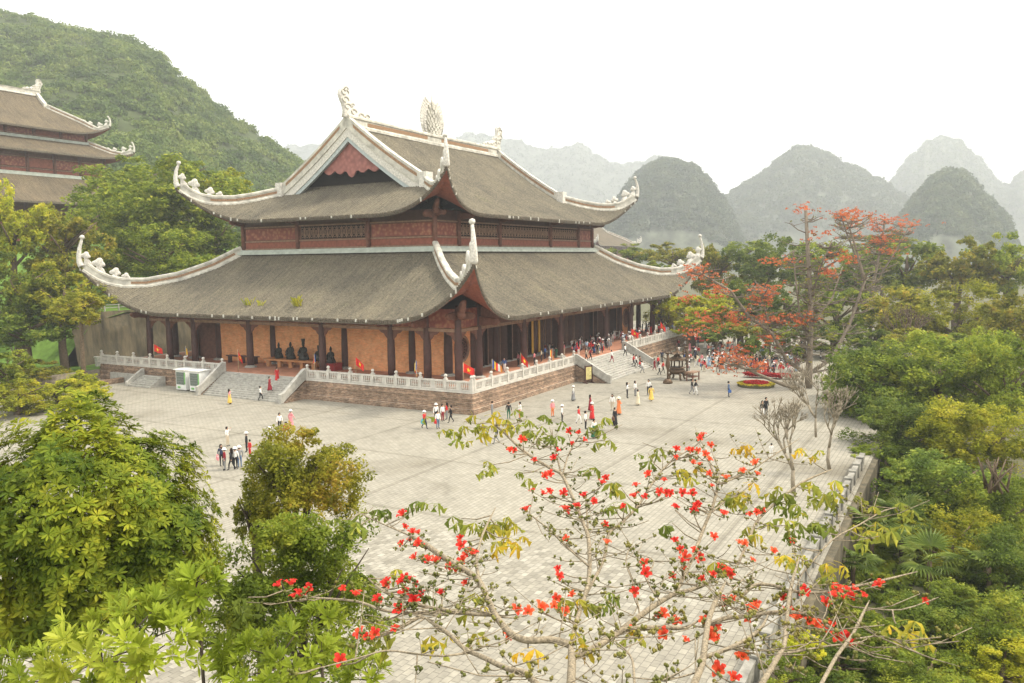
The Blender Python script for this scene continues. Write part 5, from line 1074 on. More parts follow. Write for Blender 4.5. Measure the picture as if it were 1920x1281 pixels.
def tree(px, py, wpx, hpx, depth, kind, label, name='tree', group='trees around the temple', bark=None):
    c = AT(px, py, depth)
    if name == 'shrub':
        zb_ = 0.0 if c[1] > -40.2 else -3.2; q = G(px, py+hpx*.42, zb_)
        if (q[1] > -40.2) == (zb_ == 0.0): depth = float((q-CP)@fw); c = AT(px, py, depth)
    s = depth/FPX; rx, rz = wpx/2*s, hpx/2*s; tn[0] += 1; r = random.Random(tn[0]); zg = gz(c[0], c[1]); zg = min(zg, c[2]-rz*.6)
    k = thing(name, label, 'tree' if 'shrub' not in name else 'shrub', (c[0], c[1], zg), group=group)
    o = link('crown', crown_for(kind, wpx, r.randrange(2)), k, False); o.location = (0, 0, c[2]-zg); o.scale = (rx*1.08, rx*1.08, rz*1.08); o.rotation_euler = (0, 0, r.random()*6.28)
    h = c[2]-zg; tr = max(.09, .045*(rx+rz)); mb = MB(); mb.tube([(0, 0, -.1), (.05*rx*r.uniform(-1, 1), .05*rx, h*.4), (0, 0, h*.8), (.1*rx, 0, h+rz*.3)], [tr*1.3, tr, tr*.75, tr*.25], 7)
    for i in range(6):
        a = i*1.05+r.random(); z0 = max(.2*h, h-rz*.7)+rz*.12*i; mb.tube([(0, 0, z0), (rx*.35*math.cos(a), rx*.35*math.sin(a), z0+rz*.3), (rx*.7*math.cos(a), rx*.7*math.sin(a), z0+rz*.55)], [tr*.5, tr*.32, tr*.1], 5)
    mb.build('trunk', bark or BARK, k, True, False); return k
# ---- trees left of and behind the hall
for a in [(300, 405, 300, 225, 140, 'mid', 'broad green tree rising behind the left side of the hall'), (405, 352, 120, 100, 150, 'yel', 'yellow green tree top beside the upper roof corner at left'), (235, 350, 170, 120, 152, 'mid', 'green tree in front of the upper hall eave'), (400, 450, 150, 130, 138, 'dark', 'dark tree under the upper roof corner at left'), (300, 480, 200, 130, 128, 'mid', 'green tree just behind the lower roof at left'),
          (22, 440, 150, 170, 112, 'yel', 'bright yellow green tree at the left edge below the upper hall'), (120, 455, 170, 170, 116, 'olv', 'olive tree below the upper hall, left of the roof tip'), (35, 540, 150, 150, 104, 'mid', 'green tree at the left edge above the bare trunk'), (115, 555, 170, 140, 105, 'yel', 'green tree in the middle of the left bank'), (215, 500, 110, 100, 128, 'olv', 'olive tree behind the left roof horn'), (50, 615, 170, 110, 103, 'dark', 'dark leafy tree at the foot of the left bank'), (150, 575, 120, 66, 93, 'olv', 'small reddish tree with thin trunk on the lawn'), (10, 690, 120, 90, 84, 'mid', 'green tree at the left edge behind the lime shrubs'), (-40, 400, 120, 200, 112, 'yel', 'yellow tree cut by the left edge of the picture'),
          (160, 420, 90, 90, 124, 'mid', 'green tree right in front of the dark eave of the upper hall'), (350, 330, 110, 80, 158, 'mid', 'treetop between the upper hall and the roof horn')]: tree(*a)
for a in [(30, 745, 150, 80, 62, 'yel', 'lime green shrub at the left edge of the plaza'), (110, 730, 150, 80, 66, 'yel', 'lime green shrub before the lawn wall'), (60, 700, 130, 60, 76, 'olv', 'olive shrub behind the lime green shrubs'), (160, 745, 90, 60, 60, 'yel', 'small lime shrub at the plaza edge left')]: tree(*a, name='shrub', group='shrubs at the left plaza edge')
# ---- trees at the right, far to near
for a in [(1185, 478, 110, 46, 210, 'mid', 'low treetops behind the right end of the lower roof'), (1260, 480, 120, 60, 200, 'olv', 'olive treetop left of the right roof horn'), (1345, 505, 110, 110, 170, 'olv', 'olive tree right of the right roof horn'), (1440, 500, 150, 130, 165, 'dark', 'dark tree behind the crown of the kapok, left'), (1530, 500, 160, 130, 172, 'mid', 'green tree behind the kapok crown, middle'), (1610, 520, 150, 130, 160, 'dark', 'dark tree behind the kapok crown, right'), (1700, 500, 160, 130, 158, 'mid', 'green tree below the dark karst cone'), (1800, 510, 170, 150, 150, 'olv', 'olive tree below the right karst cone'), (1890, 500, 130, 140, 146, 'mid', 'green tree at the right edge below the hills'), (1400, 470, 100, 50, 190, 'mid', 'distant round treetop left of the kapok'), (1660, 455, 120, 50, 190, 'mid', 'distant treetop under the small cone'),
          (1300, 580, 150, 100, 132, 'yel', 'yellow green tree right of the last front columns'), (1390, 575, 120, 120, 135, 'dark', 'dark round tree beyond the far plaza'), (1470, 580, 130, 110, 130, 'dark', 'dark tree behind the kapok trunk, left'), (1570, 585, 150, 120, 128, 'mid', 'green tree behind the kapok trunk, right'), (1690, 590, 170, 130, 122, 'olv', 'olive tree right of the second kapok'), (1800, 600, 190, 140, 112, 'yel', 'yellow green tree at the right with loose crown'), (1885, 610, 150, 150, 104, 'olv', 'olive tree at the right edge above the large green tree'), (1340, 620, 90, 56, 126, 'mid', 'low green tree at the far plaza edge'), (1230, 520, 80, 60, 180, 'mid', 'green tree showing between the far columns'), (1255, 590, 90, 80, 140, 'olv', 'olive tree behind the last front column'),
          (1640, 735, 230, 190, 76, 'dark', 'large dark green tree right of the kapok trunk'), (1760, 705, 250, 190, 74, 'mid', 'large green tree at the right of the plaza edge'), (1885, 720, 220, 220, 68, 'mid', 'large green tree at the right edge, middle height'), (1610, 700, 130, 90, 84, 'mid', 'rounded green tree touching the kapok trunk'), (1690, 820, 220, 150, 64, 'dark', 'dark leafy tree above the parapet end'), (1830, 820, 220, 160, 60, 'yel', 'olive tree with tangled stems at right')]: tree(*a)
for a in [(1660, 880, 170, 120, 54, 'mid', 'feathery green shrub beside the parapet end'), (1760, 930, 260, 170, 47, 'dark', 'large dark shrub right of the parapet'), (1880, 960, 190, 170, 42, 'mid', 'green shrub at the right edge below the cut branches'), (1790, 1020, 200, 140, 38, 'yel', 'light green shrub behind the palms'), (1890, 1070, 190, 170, 34, 'dark', 'dark shrub at the right edge behind the palms'), (1850, 1170, 240, 170, 29, 'mid', 'green shrub at the lower right edge'), (1730, 1180, 190, 130, 29, 'dark', 'dark shrub below the palms'), (1880, 1260, 200, 120, 24, 'yel', 'light green shrub in the lower right corner'), (1640, 1200, 170, 110, 30, 'mid', 'low green shrub under the red kapok flowers'), (1570, 1240, 180, 110, 27, 'dark', 'low dark shrub at the bottom right of the parapet'), (1740, 1270, 200, 110, 25, 'mid', 'green shrub at the bottom edge right'), (1480, 1270, 130, 80, 28, 'mid', 'low shrub at the bottom beside the parapet'), (1600, 960, 60, 60, 50, 'yel', 'tuft of light green leaves at the parapet foot'), (1545, 1150, 90, 70, 34, 'mid', 'green shrub leaning on the parapet wall under the red clusters'), (1500, 1215, 90, 70, 31, 'yel', 'light green shrub against the lower parapet wall'), (1580, 1050, 60, 60, 40, 'mid', 'small green shrub between parapet and palms')]: tree(*a, name='shrub', group='shrubs in the garden below the parapet')
US = [(1345, 628, 80, 36, 'dark', 'low dark hedge at the far plaza edge, leftmost'), (1560, 640, 110, 60, 'mid', 'green understory right of the kapok trunk'), (1640, 640, 120, 60, 'dark', 'dark understory under the second kapok'), (1720, 645, 130, 70, 'olv', 'olive understory right of the second kapok'), (1800, 655, 140, 80, 'mid', 'green understory below the loose yellow tree'), (1890, 670, 130, 90, 'olv', 'olive understory at the right edge'), (1445, 625, 90, 40, 'mid', 'low green hedge beyond the crowd'), (1510, 622, 90, 50, 'dark', 'low dark hedge behind the kapok trunk'), (1400, 618, 80, 40, 'olv', 'low olive hedge beyond the plaza'), (1290, 612, 70, 36, 'yel', 'low yellow green hedge right of the terrace end')]
for px, py, wp, hp, kd, lb in US: tree(px, py, wp, hp, 118 if px < 1700 else 100, kd, lb, name='understory_shrub', group='understory beyond the plaza')
tree(1415, 655, 66, 62, 106, 'dark', 'clipped dark round shrub at the plaza crowd', name='shrub', group='plaza shrubs'); tree(1480, 655, 60, 50, 104, 'dark', 'dark shrub just left of the kapok trunk', name='shrub', group='plaza shrubs')
# grass of the lower garden (ground cover) and weed tufts on the roof
gp = rng.random((5000, 3)); gp = np.stack([-66+70*gp[:, 0], -40.8-22*gp[:, 1]**1.3, np.full(5000, -3.15)], 1); V, F = clumps(gp, .4, 7, None, .6, .9, 31)
o = link('garden_ground_cover', np_mesh('garden_ground_cover', V, F, L_MID)); tag(o, 'low green ground cover in the garden below the parapet', 'ground cover', kind='stuff')
def tuft(px, py, label, n_=26, s=.9):
    p = PL(px, py, 0, -1.2); p[2] = zl(-1.2)+.02; k = thing('grass_tuft', label, 'weed', (-1.2, p[1], p[2]), group='weeds on the lower roof'); mb = MB(); r = random.Random(px)
    for _ in range(n_):
        a = r.random()*6.28; l = s*r.uniform(.5, 1.2); b0 = (r.uniform(-.3, .3)-.1, r.uniform(-.4, .4), 0); w_ = .035
        mb.add([(b0[0]-w_, b0[1], 0), (b0[0]+w_, b0[1], 0), (b0[0]+.3*l*math.cos(a), b0[1]+.3*l*math.sin(a), l*.8), (b0[0]+.55*l*math.cos(a), b0[1]+.55*l*math.sin(a), l)], [(0, 1, 2), (0, 2, 3)])
    o = mb.build('blades', L_YEL, k, False, False); o['kind'] = 'stuff'
tuft(467, 575, 'left yellow weed tuft growing on the lower roof edge'); tuft(490, 578, 'small yellow weed tuft beside the left one on the roof', 16, .6); tuft(559, 577, 'right tall weed tuft growing on the lower roof edge', 34, 1.2)
# ---- single leaf shapes
def leaf_pts(L, W, droop=.25, fold=.15):
    return [(0, 0, 0), (.52*L, -W, fold*W-droop*.25*L), (.52*L, 0, -droop*.25*L-fold*W), (.52*L, W, fold*W-droop*.25*L), (L, 0, -droop*L), (.84*L, -.72*W, -droop*.68*L+fold*W*.5), (.84*L, .72*W, -droop*.68*L+fold*W*.5)], [(0, 2, 1), (0, 3, 2), (1, 2, 4, 5), (2, 3, 6, 4)]
def rot(p, yaw, pitch):
    x, y, z = p; x, z = x*math.cos(pitch)-z*math.sin(pitch), x*math.sin(pitch)+z*math.cos(pitch); return (x*math.cos(yaw)-y*math.sin(yaw), x*math.sin(yaw)+y*math.cos(yaw), z)
def rosette(mat, n_, W, droop, pitch, seed):
    r = random.Random(seed); mb = MB()
    for i in range(n_):
        L = r.uniform(.7, 1.0); v, f = leaf_pts(L, W*L, droop*r.uniform(.6, 1.4)); yaw = i*2.4+r.uniform(-.3, .3); pt = pitch*r.uniform(.2, 1.5)+.35*(i/n_)
        mb.add([rot((a+.06, b_, c), yaw, pt) for a, b_, c in v], f)
    mb.tube([(0, 0, -.5), (0, 0, .05)], [.03, .02], 4); return mb
def to_axis(n_):
    n_ = Vector(n_).normalized(); return n_.to_track_quat('Z', 'Y')
def rosette_tree(label, c, rx, rz, n_, size, mat, seed, name, W=.17, droop=.3, pitch=.15, low=-.75, extra=None, trunk=True, nl=11, tw_=.13):
    """crown of leaf rosettes; the nearest 300 are parts of their own, the rest one part"""
    r = np.random.default_rng(seed); zg = gz(c[0], c[1]); k = thing(name, label, 'tree', (c[0], c[1], zg), group=None); base = Vector((c[0], c[1], zg))
    protos = [rosette(mat, nl, W, droop, pitch, seed+i) for i in range(4)]; mes = [p.mesh('leaf_rosette', [mat]) for p in protos]; P = []
    for cc, ax, az, m_ in [(c, rx, rz, n_)]+(extra or []):
        i = 0
        while i < m_:
            d = r.normal(size=3); d /= np.linalg.norm(d)
            if d[2] < low: continue
            bump_ = .55+.8*float(fbm(np.array(d)*1.0+seed, 2.2, 2)); q = np.array(cc)+d*np.array([ax, ax, az])*bump_*(r.uniform(.62, 1.0)**.5); P.append((q, d*np.array([1, 1, .8])+np.array([0, 0, .55])+r.normal(size=3)*.22, size*r.uniform(.75, 1.25))); i += 1
    P.sort(key=lambda t_: np.linalg.norm(t_[0]-CP)); restV = []; restF = []; nb = 0
    for i, (q, nrm, s) in enumerate(P):
        M = to_axis(nrm).to_matrix() @ Matrix.Rotation(r.random()*6.28, 3, 'Z')
        if i < 300:
            o = link('leaf_rosette', mes[i % 4], k, False); o.location = Vector(q)-base; o.rotation_euler = M.to_euler(); o.scale = (s, s, s)
        else:
            pv = protos[i % 4]; A = np.array(M)*s; vv = np.array(pv.v)@A.T+(q-np.array(base)); restV.append(vv); restF += [tuple(a+nb for a in f) for f in pv.f]; nb += len(vv)
    if restV:
        me = bpy.data.meshes.new('inner_foliage'); me.from_pydata(np.concatenate(restV).tolist(), [], restF); me.materials.append(mat); o = link('inner_foliage', me, k, False); o['kind'] = 'stuff'
    if trunk:
        mb = MB(); h = c[2]-zg; mb.tube([(0, 0, 0), (.1, .05, h*.5), (0, 0, h)], [tw_, tw_*.8, tw_*.5], 8)
        for i in range(9):
            a = i*2.4; z0 = h-rz*.75+rz*.12*i; mb.tube([(0, 0, z0), (rx*.4*math.cos(a), rx*.4*math.sin(a), z0+rz*.18), (rx*.85*math.cos(a), rx*.85*math.sin(a), z0+rz*.3)], [tw_*.3, tw_*.2, tw_*.06], 5)
        mb.build('trunk', BARK_D, k, True, False)
    return k
D1 = 15.5; s1_ = D1/FPX
rosette_tree('large tree with glossy leaf rosettes filling the lower left', AT(165, 1005, D1), 215*s1_, 250*s1_, 3900, .165, L_GLOSS, 11, 'rosette_tree', W=.16, droop=.22, pitch=.22, extra=[(AT(40, 1090, D1-1), 130*s1_, 150*s1_, 800), (AT(300, 1020, D1), 100*s1_, 120*s1_, 420)])
D2 = 7.0; s2_ = D2/FPX
for j, (cx2, cy2, ax, az, m_, lb) in enumerate([(250, 1200, 150, 70, 42, 'bright green young treetop at the bottom, right of the left corner'), (370, 1095, 34, 36, 9, 'bright green shoot rising before the rosette tree'), (530, 1235, 130, 50, 30, 'bright green young treetop at the bottom edge'), (110, 1255, 120, 40, 26, 'bright green young treetop in the lower left corner'), (600, 1160, 40, 26, 8, 'small bright green shoot left of the kapok branches'), (690, 1262, 46, 26, 8, 'small light green shoot at the bottom edge beside the pavers')]):
    c = AT(cx2, cy2, D2+.25*j); rosette_tree(lb, c, ax*s2_, az*s2_, int(m_*2.6), .135, L_LIME, 40+j, 'young_tree', .135, .10, .62, -.5, nl=12, tw_=.028)
# second tree with small leaves, in front of the plaza
def small_leaf_tree(label, px, py, wpx, hpx, depth, n_, size, mat, seed, bark):
    c = AT(px, py, depth); s = depth/FPX; zg = gz(c[0], c[1]); k = thing('small_leaf_tree', label, 'tree', (c[0], c[1], zg)); o = link('crown', crown_mesh('crown', n_, size, mat, seed, 38), k, False); rx, rz = wpx/2*s, hpx/2*s; o.location = (0, 0, c[2]-zg); o.scale = (rx*1.1, rx*1.1, rz*1.1)
    h = c[2]-zg; mb = MB()
    for i in range(7):
        a = i*.9; mb.tube([(.05*math.cos(a), .05*math.sin(a), 0), (.08*math.cos(a), .08*math.sin(a), h-rz*.9), (rx*.35*math.cos(a), rx*.35*math.sin(a), h), (rx*.7*math.cos(a), rx*.7*math.sin(a), h+rz*.55)], [.10, .06, .04, .012], 6)
    mb.build('stems', bark, k, True, False)
small_leaf_tree('small leaved olive tree standing above the plaza, left of centre', 556, 905, 225, 210, 23, 30000, .027, L_OLV, 61, BARK_D)
small_leaf_tree('dark small leaved tree below the olive one', 570, 1125, 350, 330, 19, 44000, .021, L_MID, 62, BARK_D)
small_leaf_tree('loose olive tree between the rosette tree and the dark one', 478, 965, 90, 120, 24, 9000, .04, L_OLV, 63, BARK_D)
# ---- fan palms
def palm(px, py, depth, R0, label, seed):
    r = random.Random(seed); zg = -3.2; c = G(px, py+34, zg); R0 *= 1.25; c[2] += R0*2.0; k = thing('fan_palm', label, 'palm', (c[0], c[1], zg), r.random()*6, 'fan palms in the garden'); h = c[2]-zg
    mb = MB(); mb.tube([(0, 0, 0), (.05, 0, h*.5), (0, 0, h)], [.16, .12, .11], 7); mb.build('stem', BARK, k, True, False)
    for i in range(13):
        yaw = i*2.4; pt = r.uniform(-.25, .95); L = R0*r.uniform(.8, 1.15); mb = MB(); pl_ = .75*R0; nseg = 17
        mb.tube([(0, 0, 0), rot((pl_, 0, 0), 0, 0)], [.02, .012], 4)
        for j in range(nseg):
            a = -1.75+3.5*j/(nseg-1); l = L*(.62+.38*math.cos(a*.55)); ca, sa = math.cos(a), math.sin(a); w_ = .055*R0
            p0 = (pl_, 0, 0); m1 = (pl_+l*.55*ca, l*.55*sa, .02); tpx = (pl_+l*ca*.95, l*sa*.95, -.22*l); nx, ny = -sa*w_, ca*w_
            mb.add([p0, (m1[0]+nx, m1[1]+ny, m1[2]), (m1[0], m1[1], m1[2]-.04*R0), (m1[0]-nx, m1[1]-ny, m1[2]), tpx], [(0, 2, 1), (0, 3, 2), (1, 2, 4), (2, 3, 4)])
        mb.v = [tuple(np.array(rot(v_, yaw, pt))+np.array((0, 0, h))) for v_ in mb.v]; mb.build('frond', L_PALM, k, False, False)
for i, a in enumerate([(1635, 1030, 34, .95, 'fan palm nearest the parapet'), (1690, 1010, 37, .95, 'fan palm behind the others in the garden'), (1740, 1095, 31, .9, 'fan palm in the middle of the garden group'), (1850, 1110, 29, .9, 'fan palm at the right of the garden group'), (1600, 1075, 32, .7, 'small fan palm at the parapet foot'), (1780, 1180, 27, .7, 'lowest fan palm under the kapok twigs')]): palm(*a, seed=i+3)
# ---- bare branching trees (frangipani in planters) and cut branches
def bare(mb, p, d, L, r0, lev, r, spread=.6, upw=.12, mi=None):
    q = p+d*L; mid = p+d*L*.5+np.array([r.uniform(-.06, .06) for _ in range(3)])*L; mb.tube([p, mid, q], [r0, r0*.88, r0*.74], 6 if lev > 2 else 4)
    if lev == 0: return
    for i in range(3 if r.random() < .45 else 2):
        nd = d+np.array([r.uniform(-1, 1), r.uniform(-1, 1), r.uniform(-.35, .7)])*spread; nd[2] += upw; nd /= np.linalg.norm(nd); bare(mb, q, nd, L*r.uniform(.68, .9), r0*.72, lev-1, r, spread, upw)
def planter(c, hx, hy, label):
    k = thing('stone_planter', label, 'planter', c, 0); mb = MB(); mb.bb(-hx, hx, -hy, -hy+.3, 0, .55); mb.bb(-hx, hx, hy-.3, hy, 0, .55); mb.bb(-hx, -hx+.3, -hy+.305, hy-.305, 0, .55); mb.bb(hx-.3, hx, -hy+.305, hy-.305, 0, .55); mb.build('kerb', STONE_G, k, world=False)
    mb = MB(); mb.bb(-hx+.3, hx-.3, -hy+.3, hy-.3, .0, .35); mb.build('soil', EARTH, k, world=False); pt = rng.random((160, 3))*np.array([2*hx-1, 2*hy-1, 0])-np.array([hx-.5, hy-.5, -.4]); V, F = clumps(pt, .22, 7, None, .5, .8, 8); o = link('planting', np_mesh('planting', V, F, L_MID), k, False); o['kind'] = 'stuff'
def bare_tree(px, py, h, label, seed, r0, lev, spread, name='bare_tree', mat=None, z=.3):
    p = G(px, py, z); r = random.Random(seed); k = thing(name, label, 'tree', p, group='leafless trees'); mb = MB(); bare(mb, np.zeros(3), np.array((.05, .05, 1.)), h*.24, r0, lev, r, spread); mb.build('branches', mat or BARK_F, k, True, False)
bare_tree(1488, 925, 6.0, 'leafless pale tree with forking branches on the plaza edge', 5, .15, 7, .62); bare_tree(1555, 880, 6.2, 'leafless pale tree beside the parapet end', 8, .13, 6, .62); bare_tree(1530, 820, 6.5, 'leafless twiggy shrub below the far kapok trunk', 12, .10, 6, .7)
bare_tree(1690, 690, 9, 'leafless brown tree among the greenery at right', 15, .16, 6, .7, mat=BARK, z=0); bare_tree(28, 700, 9.5, 'leafless pale tree on the bank at the left edge', 21, .17, 6, .4, z=1); bare_tree(1250, 545, 9, 'thin leafless tree behind the right roof horn', 23, .12, 6, .35, mat=BARK, z=0)
k = thing('cut_branches', 'pile of cut brown branches among the shrubs at the right edge', 'branches', AT(1870, 905, 45)); r = random.Random(3)
for i in range(16): a = r.uniform(-1, 1); mb = MB(); mb.tube([(r.uniform(-.6, .6), r.uniform(-.6, .6), -.5), (a*1.0, r.uniform(-1, 1), .9+r.random()*.5)], [.07, .03], 6); mb.build('branch', BARK, k, True, False)
o = tree(1862, 930, 130, 50, 45.5, 'dark', 'dark shrub under the cut branches', name='shrub', group='shrubs in the garden below the parapet')
# ================================================================== KAPOK TREES (red silk-cotton)
F_RED = leafmat('kapok_flower', [(0, (.52, .022, .020)), (.5, (.72, .050, .035)), (1, (.82, .15, .055))], .35, .5, .1); F_CUP = simple('flower_cup', (.25, .19, .05), .6, .3, 9); BUD = leafmat('kapok_bud', [(0, (.060, .070, .018)), (.5, (.12, .125, .03)), (1, (.20, .17, .045))], .1, .4, .2)
def flower_mesh(seed):
    r = random.Random(seed); mb = MB()
    mb.lathe([(.10, 0), (.24, .08), (.30, .25), (.26, .36)], 7, mi=1)
    for i in range(5):
        a = i*1.257+r.uniform(-.15, .15); op = r.uniform(.75, 1.15); P = []
        for u, rr, z, w_ in ((0, .12, .2, .12), (.35, .34*op, .58, .26), (.7, .62*op, .9, .30), (1, .92*op, .92-.15*op, .12)):
            P.append([(rr*math.cos(a)-w_*v*math.sin(a), rr*math.sin(a)+w_*v*math.cos(a), z+(.08 if v else 0)) for v in (-1, 0, 1)])
        mb.grid(P, 0)
    for i in range(9): a = i*.7; mb.tube([(.05*math.cos(a), .05*math.sin(a), .3), (.2*math.cos(a), .2*math.sin(a), .85)], .025, 3, 0)
    return mb.mesh('flower', [F_RED, F_CUP])
FLOW = [flower_mesh(i) for i in range(4)]
def bud_mb(seed):
    r = random.Random(seed); mb = MB(); n_ = r.choice((2, 3, 4, 5))
    for i in range(n_):
        a = r.random()*6.28; d = .8*r.random(); x, y = d*math.cos(a), d*math.sin(a); z = .35+.5*r.random(); s = r.uniform(.26, .42)
        mb.tube([(0, 0, 0), (x*.6, y*.6, z*.6), (x, y, z)], .07, 3); mb.lathe([(.3*s, 0), (1*s, .5*s), (.95*s, 1.2*s), (.5*s, 1.8*s), (.08*s, 2.0*s)], 6, (x, y, z))
    return mb
BUDS = [bud_mb(i) for i in range(6)]; BUDM = [b_.mesh('bud_cluster', [BUD], True) for b_ in BUDS]
def compound_leaf(seed):
    r = random.Random(seed); mb = MB(); mb.tube([(0, 0, 0), (.5, 0, .08), (.9, 0, -.02)], [.018, .014, .012], 4)
    nlf = r.choice((5, 6, 7))
    for i in range(nlf):
        a = 6.283*i/nlf+r.uniform(-.2, .2); v, f = leaf_pts(r.uniform(.75, 1.2), .085, .35); mb.add([tuple(np.array(rot(q, a, -.62+r.uniform(-.45, .45)))+np.array((.9, 0, -.02))) for q in v], f)
    return mb.mesh('leaf', [L_KAP])
LEAF = [compound_leaf(i) for i in range(5)]
def dep(y): return 10.6-(y-830)*.0117
kap = thing('kapok_tree', 'near kapok tree with red flowers and buds across the foreground', 'tree', (*AT(1190, 1500, 5.0)[:2], -3.2)); kb = Vector(kap.location)
BR = [  # (depth offset, start px radius, end px radius, points)
 (0, 13, 10, [(1070, 1290), (1073, 1233), (1069, 1209)]), (0, 11, 7, [(1069, 1209), (1037, 1199), (985, 1202), (956, 1189), (927, 1153), (914, 1121), (898, 1086), (866, 1065), (832, 1046), (797, 1020), (770, 1005)]),
 (0, 5, 3, [(898, 1086), (893, 1060), (894, 1040), (905, 1000), (929, 952)]), (.1, 6, 3.5, [(927, 1153), (885, 1152), (837, 1144), (800, 1138), (757, 1129), (717, 1108), (690, 1085)]), (.2, 5.5, 2.5, [(837, 1146), (810, 1148), (754, 1150), (717, 1145), (677, 1129), (640, 1124), (584, 1121), (530, 1108)]),
 (-.2, 10, 4, [(1012, 1290), (984, 1259), (959, 1257), (933, 1246), (901, 1230), (872, 1219), (842, 1188), (816, 1172), (789, 1153)]), (-.2, 3.5, 2, [(880, 1224), (830, 1231), (784, 1227), (722, 1218), (670, 1235), (560, 1262)]),
 (.1, 10, 7, [(1073, 1233), (1112, 1217), (1146, 1195), (1168, 1180), (1197, 1178), (1258, 1177), (1288, 1178)]), (.3, 8.5, 5, [(1166, 1181), (1202, 1153), (1237, 1129), (1264, 1113), (1301, 1105), (1338, 1089)]),
 (.3, 7, 3, [(1071, 1209), (1080, 1166), (1096, 1121), (1104, 1089), (1106, 1054), (1104, 1006), (1090, 972), (1072, 929), (1057, 895), (1050, 886), (1035, 880), (1005, 862), (980, 845), (960, 826), (941, 807), (920, 792)]), (.5, 3, 1.8, [(1052, 888), (1048, 871), (1043, 852), (1039, 830), (1030, 800)]), (.4, 2.6, 1.6, [(1055, 890), (1063, 860), (1070, 843), (1082, 822), (1100, 812)]),
 (.6, 3, 2, [(1104, 1010), (1101, 975), (1099, 942), (1098, 925)]), (.2, 3.2, 1.8, [(1104, 1062), (1074, 1036), (1048, 1012), (1032, 993), (1010, 978), (992, 962)]), (.5, 5, 2.6, [(1098, 1115), (1133, 1052), (1139, 1006), (1144, 997), (1167, 979), (1191, 956), (1202, 941), (1217, 915), (1232, 892), (1247, 876), (1262, 861), (1290, 845)]),
 (.5, 6.5, 3.4, [(1266, 1113), (1280, 1084), (1296, 1052), (1309, 1018), (1322, 984), (1335, 954), (1343, 926), (1347, 902), (1349, 883)]), (.7, 2.8, 2, [(1345, 905), (1334, 874), (1324, 849), (1318, 832)]), (.4, 3, 1.6, [(1346, 908), (1371, 900), (1392, 889), (1420, 875), (1438, 862), (1500, 822)]), (.2, 2.6, 1.8, [(1335, 960), (1354, 945), (1369, 934), (1400, 925)]),
 (-.3, 11, 6, [(1298, 1290), (1317, 1246), (1322, 1206), (1328, 1161), (1344, 1121), (1360, 1092)]), (-.3, 6.5, 4, [(1322, 1232), (1365, 1217), (1402, 1198), (1429, 1177), (1440, 1153)]), (-.1, 7, 3.5, [(1328, 1172), (1360, 1158), (1413, 1155), (1440, 1148), (1490, 1146), (1540, 1165), (1590, 1200)]), (.1, 6, 3, [(1344, 1135), (1384, 1124), (1416, 1094), (1453, 1098), (1480, 1108), (1520, 1112), (1550, 1111), (1640, 1092), (1720, 1072)]),
 (.3, 4.5, 3, [(1384, 1057), (1402, 1017), (1416, 980), (1440, 955), (1500, 905), (1560, 880)]), (-.3, 9, 4, [(1424, 1290), (1455, 1238), (1471, 1212), (1474, 1174), (1480, 1110), (1500, 1040)]), (-.3, 4, 2, [(1468, 1226), (1519, 1217), (1560, 1210), (1620, 1205)]), (-.4, 6, 3, [(1536, 1290), (1568, 1230), (1598, 1192), (1615, 1156), (1630, 1126)]),
 (.2, 2.5, 1.5, [(1500, 1080), (1560, 1010), (1610, 985), (1660, 955), (1700, 950)]), (-.3, 4, 2, [(1190, 1290), (1187, 1236), (1170, 1215), (1150, 1200)]), (.2, 2.6, 1.4, [(770, 1005), (735, 990), (700, 975), (655, 952)]), (0, 2.6, 1.4, [(1590, 1200), (1660, 1190), (1730, 1230), (1800, 1250)]), (-.1, 2.4, 1.3, [(1620, 1140), (1690, 1146), (1760, 1120)]), (.1, 3, 1.6, [(1288, 1178), (1330, 1150), (1390, 1090), (1420, 1060)]), (.3, 2.6, 1.6, [(1200, 1155), (1190, 1100), (1170, 1050), (1190, 1010)]), (.2, 2.6, 1.5, [(1240, 1130), (1210, 1090), (1230, 1050), (1200, 1040)])]
SEG = []
for off, r0, r1, pts in BR:
    P = [AT(x, y, dep(y)+off) for x, y in pts]; n_ = len(P); rad = [.66*(r0+(r1-r0)*i/(n_-1))*(dep(pts[i][1])+off)/FPX for i in range(n_)]
    # resample smooth
    t_ = np.arange(n_); tt = np.linspace(0, n_-1, n_*3-2); P2 = np.stack([np.interp(tt, t_, [p[i] for p in P]) for i in range(3)], 1); P2[1:-1] = .25*P2[:-2]+.5*P2[1:-1]+.25*P2[2:]; r2_ = np.interp(tt, t_, rad)
    r2_[-1] *= .4; r2_[-2] *= .75; mb = MB(); mb.tube(P2-np.array(kb), r2_, 8); mb.build('branch', BARK_P, kap, True, False)
    for a, b_, ra in zip(P2[:-1], P2[1:], r2_): SEG.append((a, b_, ra))
fork = AT(1195, 1560, 4.9); mb = MB()
for x, y, off, r0 in ((1070, 1290, 0, 13), (1012, 1290, -.2, 10), (1298, 1290, -.3, 11), (1424, 1290, -.3, 9), (1536, 1290, -.4, 6), (1190, 1290, -.3, 4)):
    a = AT(x, y, dep(y)+off); mb.tube([a-np.array(kb), (a*.5+fork*.5)-np.array(kb)-np.array((0, 0, .12)), fork-np.array(kb)], [r0*5.2/FPX, r0*5.6/FPX, r0*6/FPX], 8)
mb.tube([(0, 0, 0), ((fork[0]-kb[0])*.5, (fork[1]-kb[1])*.5, (fork[2]-kb[2])*.5), fork-np.array(kb)], [.24, .15, .085], 10); mb.build('trunk', BARK_P, kap, True, False)
SA = np.array([s_[0] for s_ in SEG]); SB = np.array([s_[1] for s_ in SEG])
def nearest(p):
    t_ = np.clip(((p-SA)*(SB-SA)).sum(1)/(((SB-SA)**2).sum(1)+1e-9), 0, 1); q = SA+(SB-SA)*t_[:, None]; i = np.linalg.norm(q-p, axis=1).argmin(); return q[i]
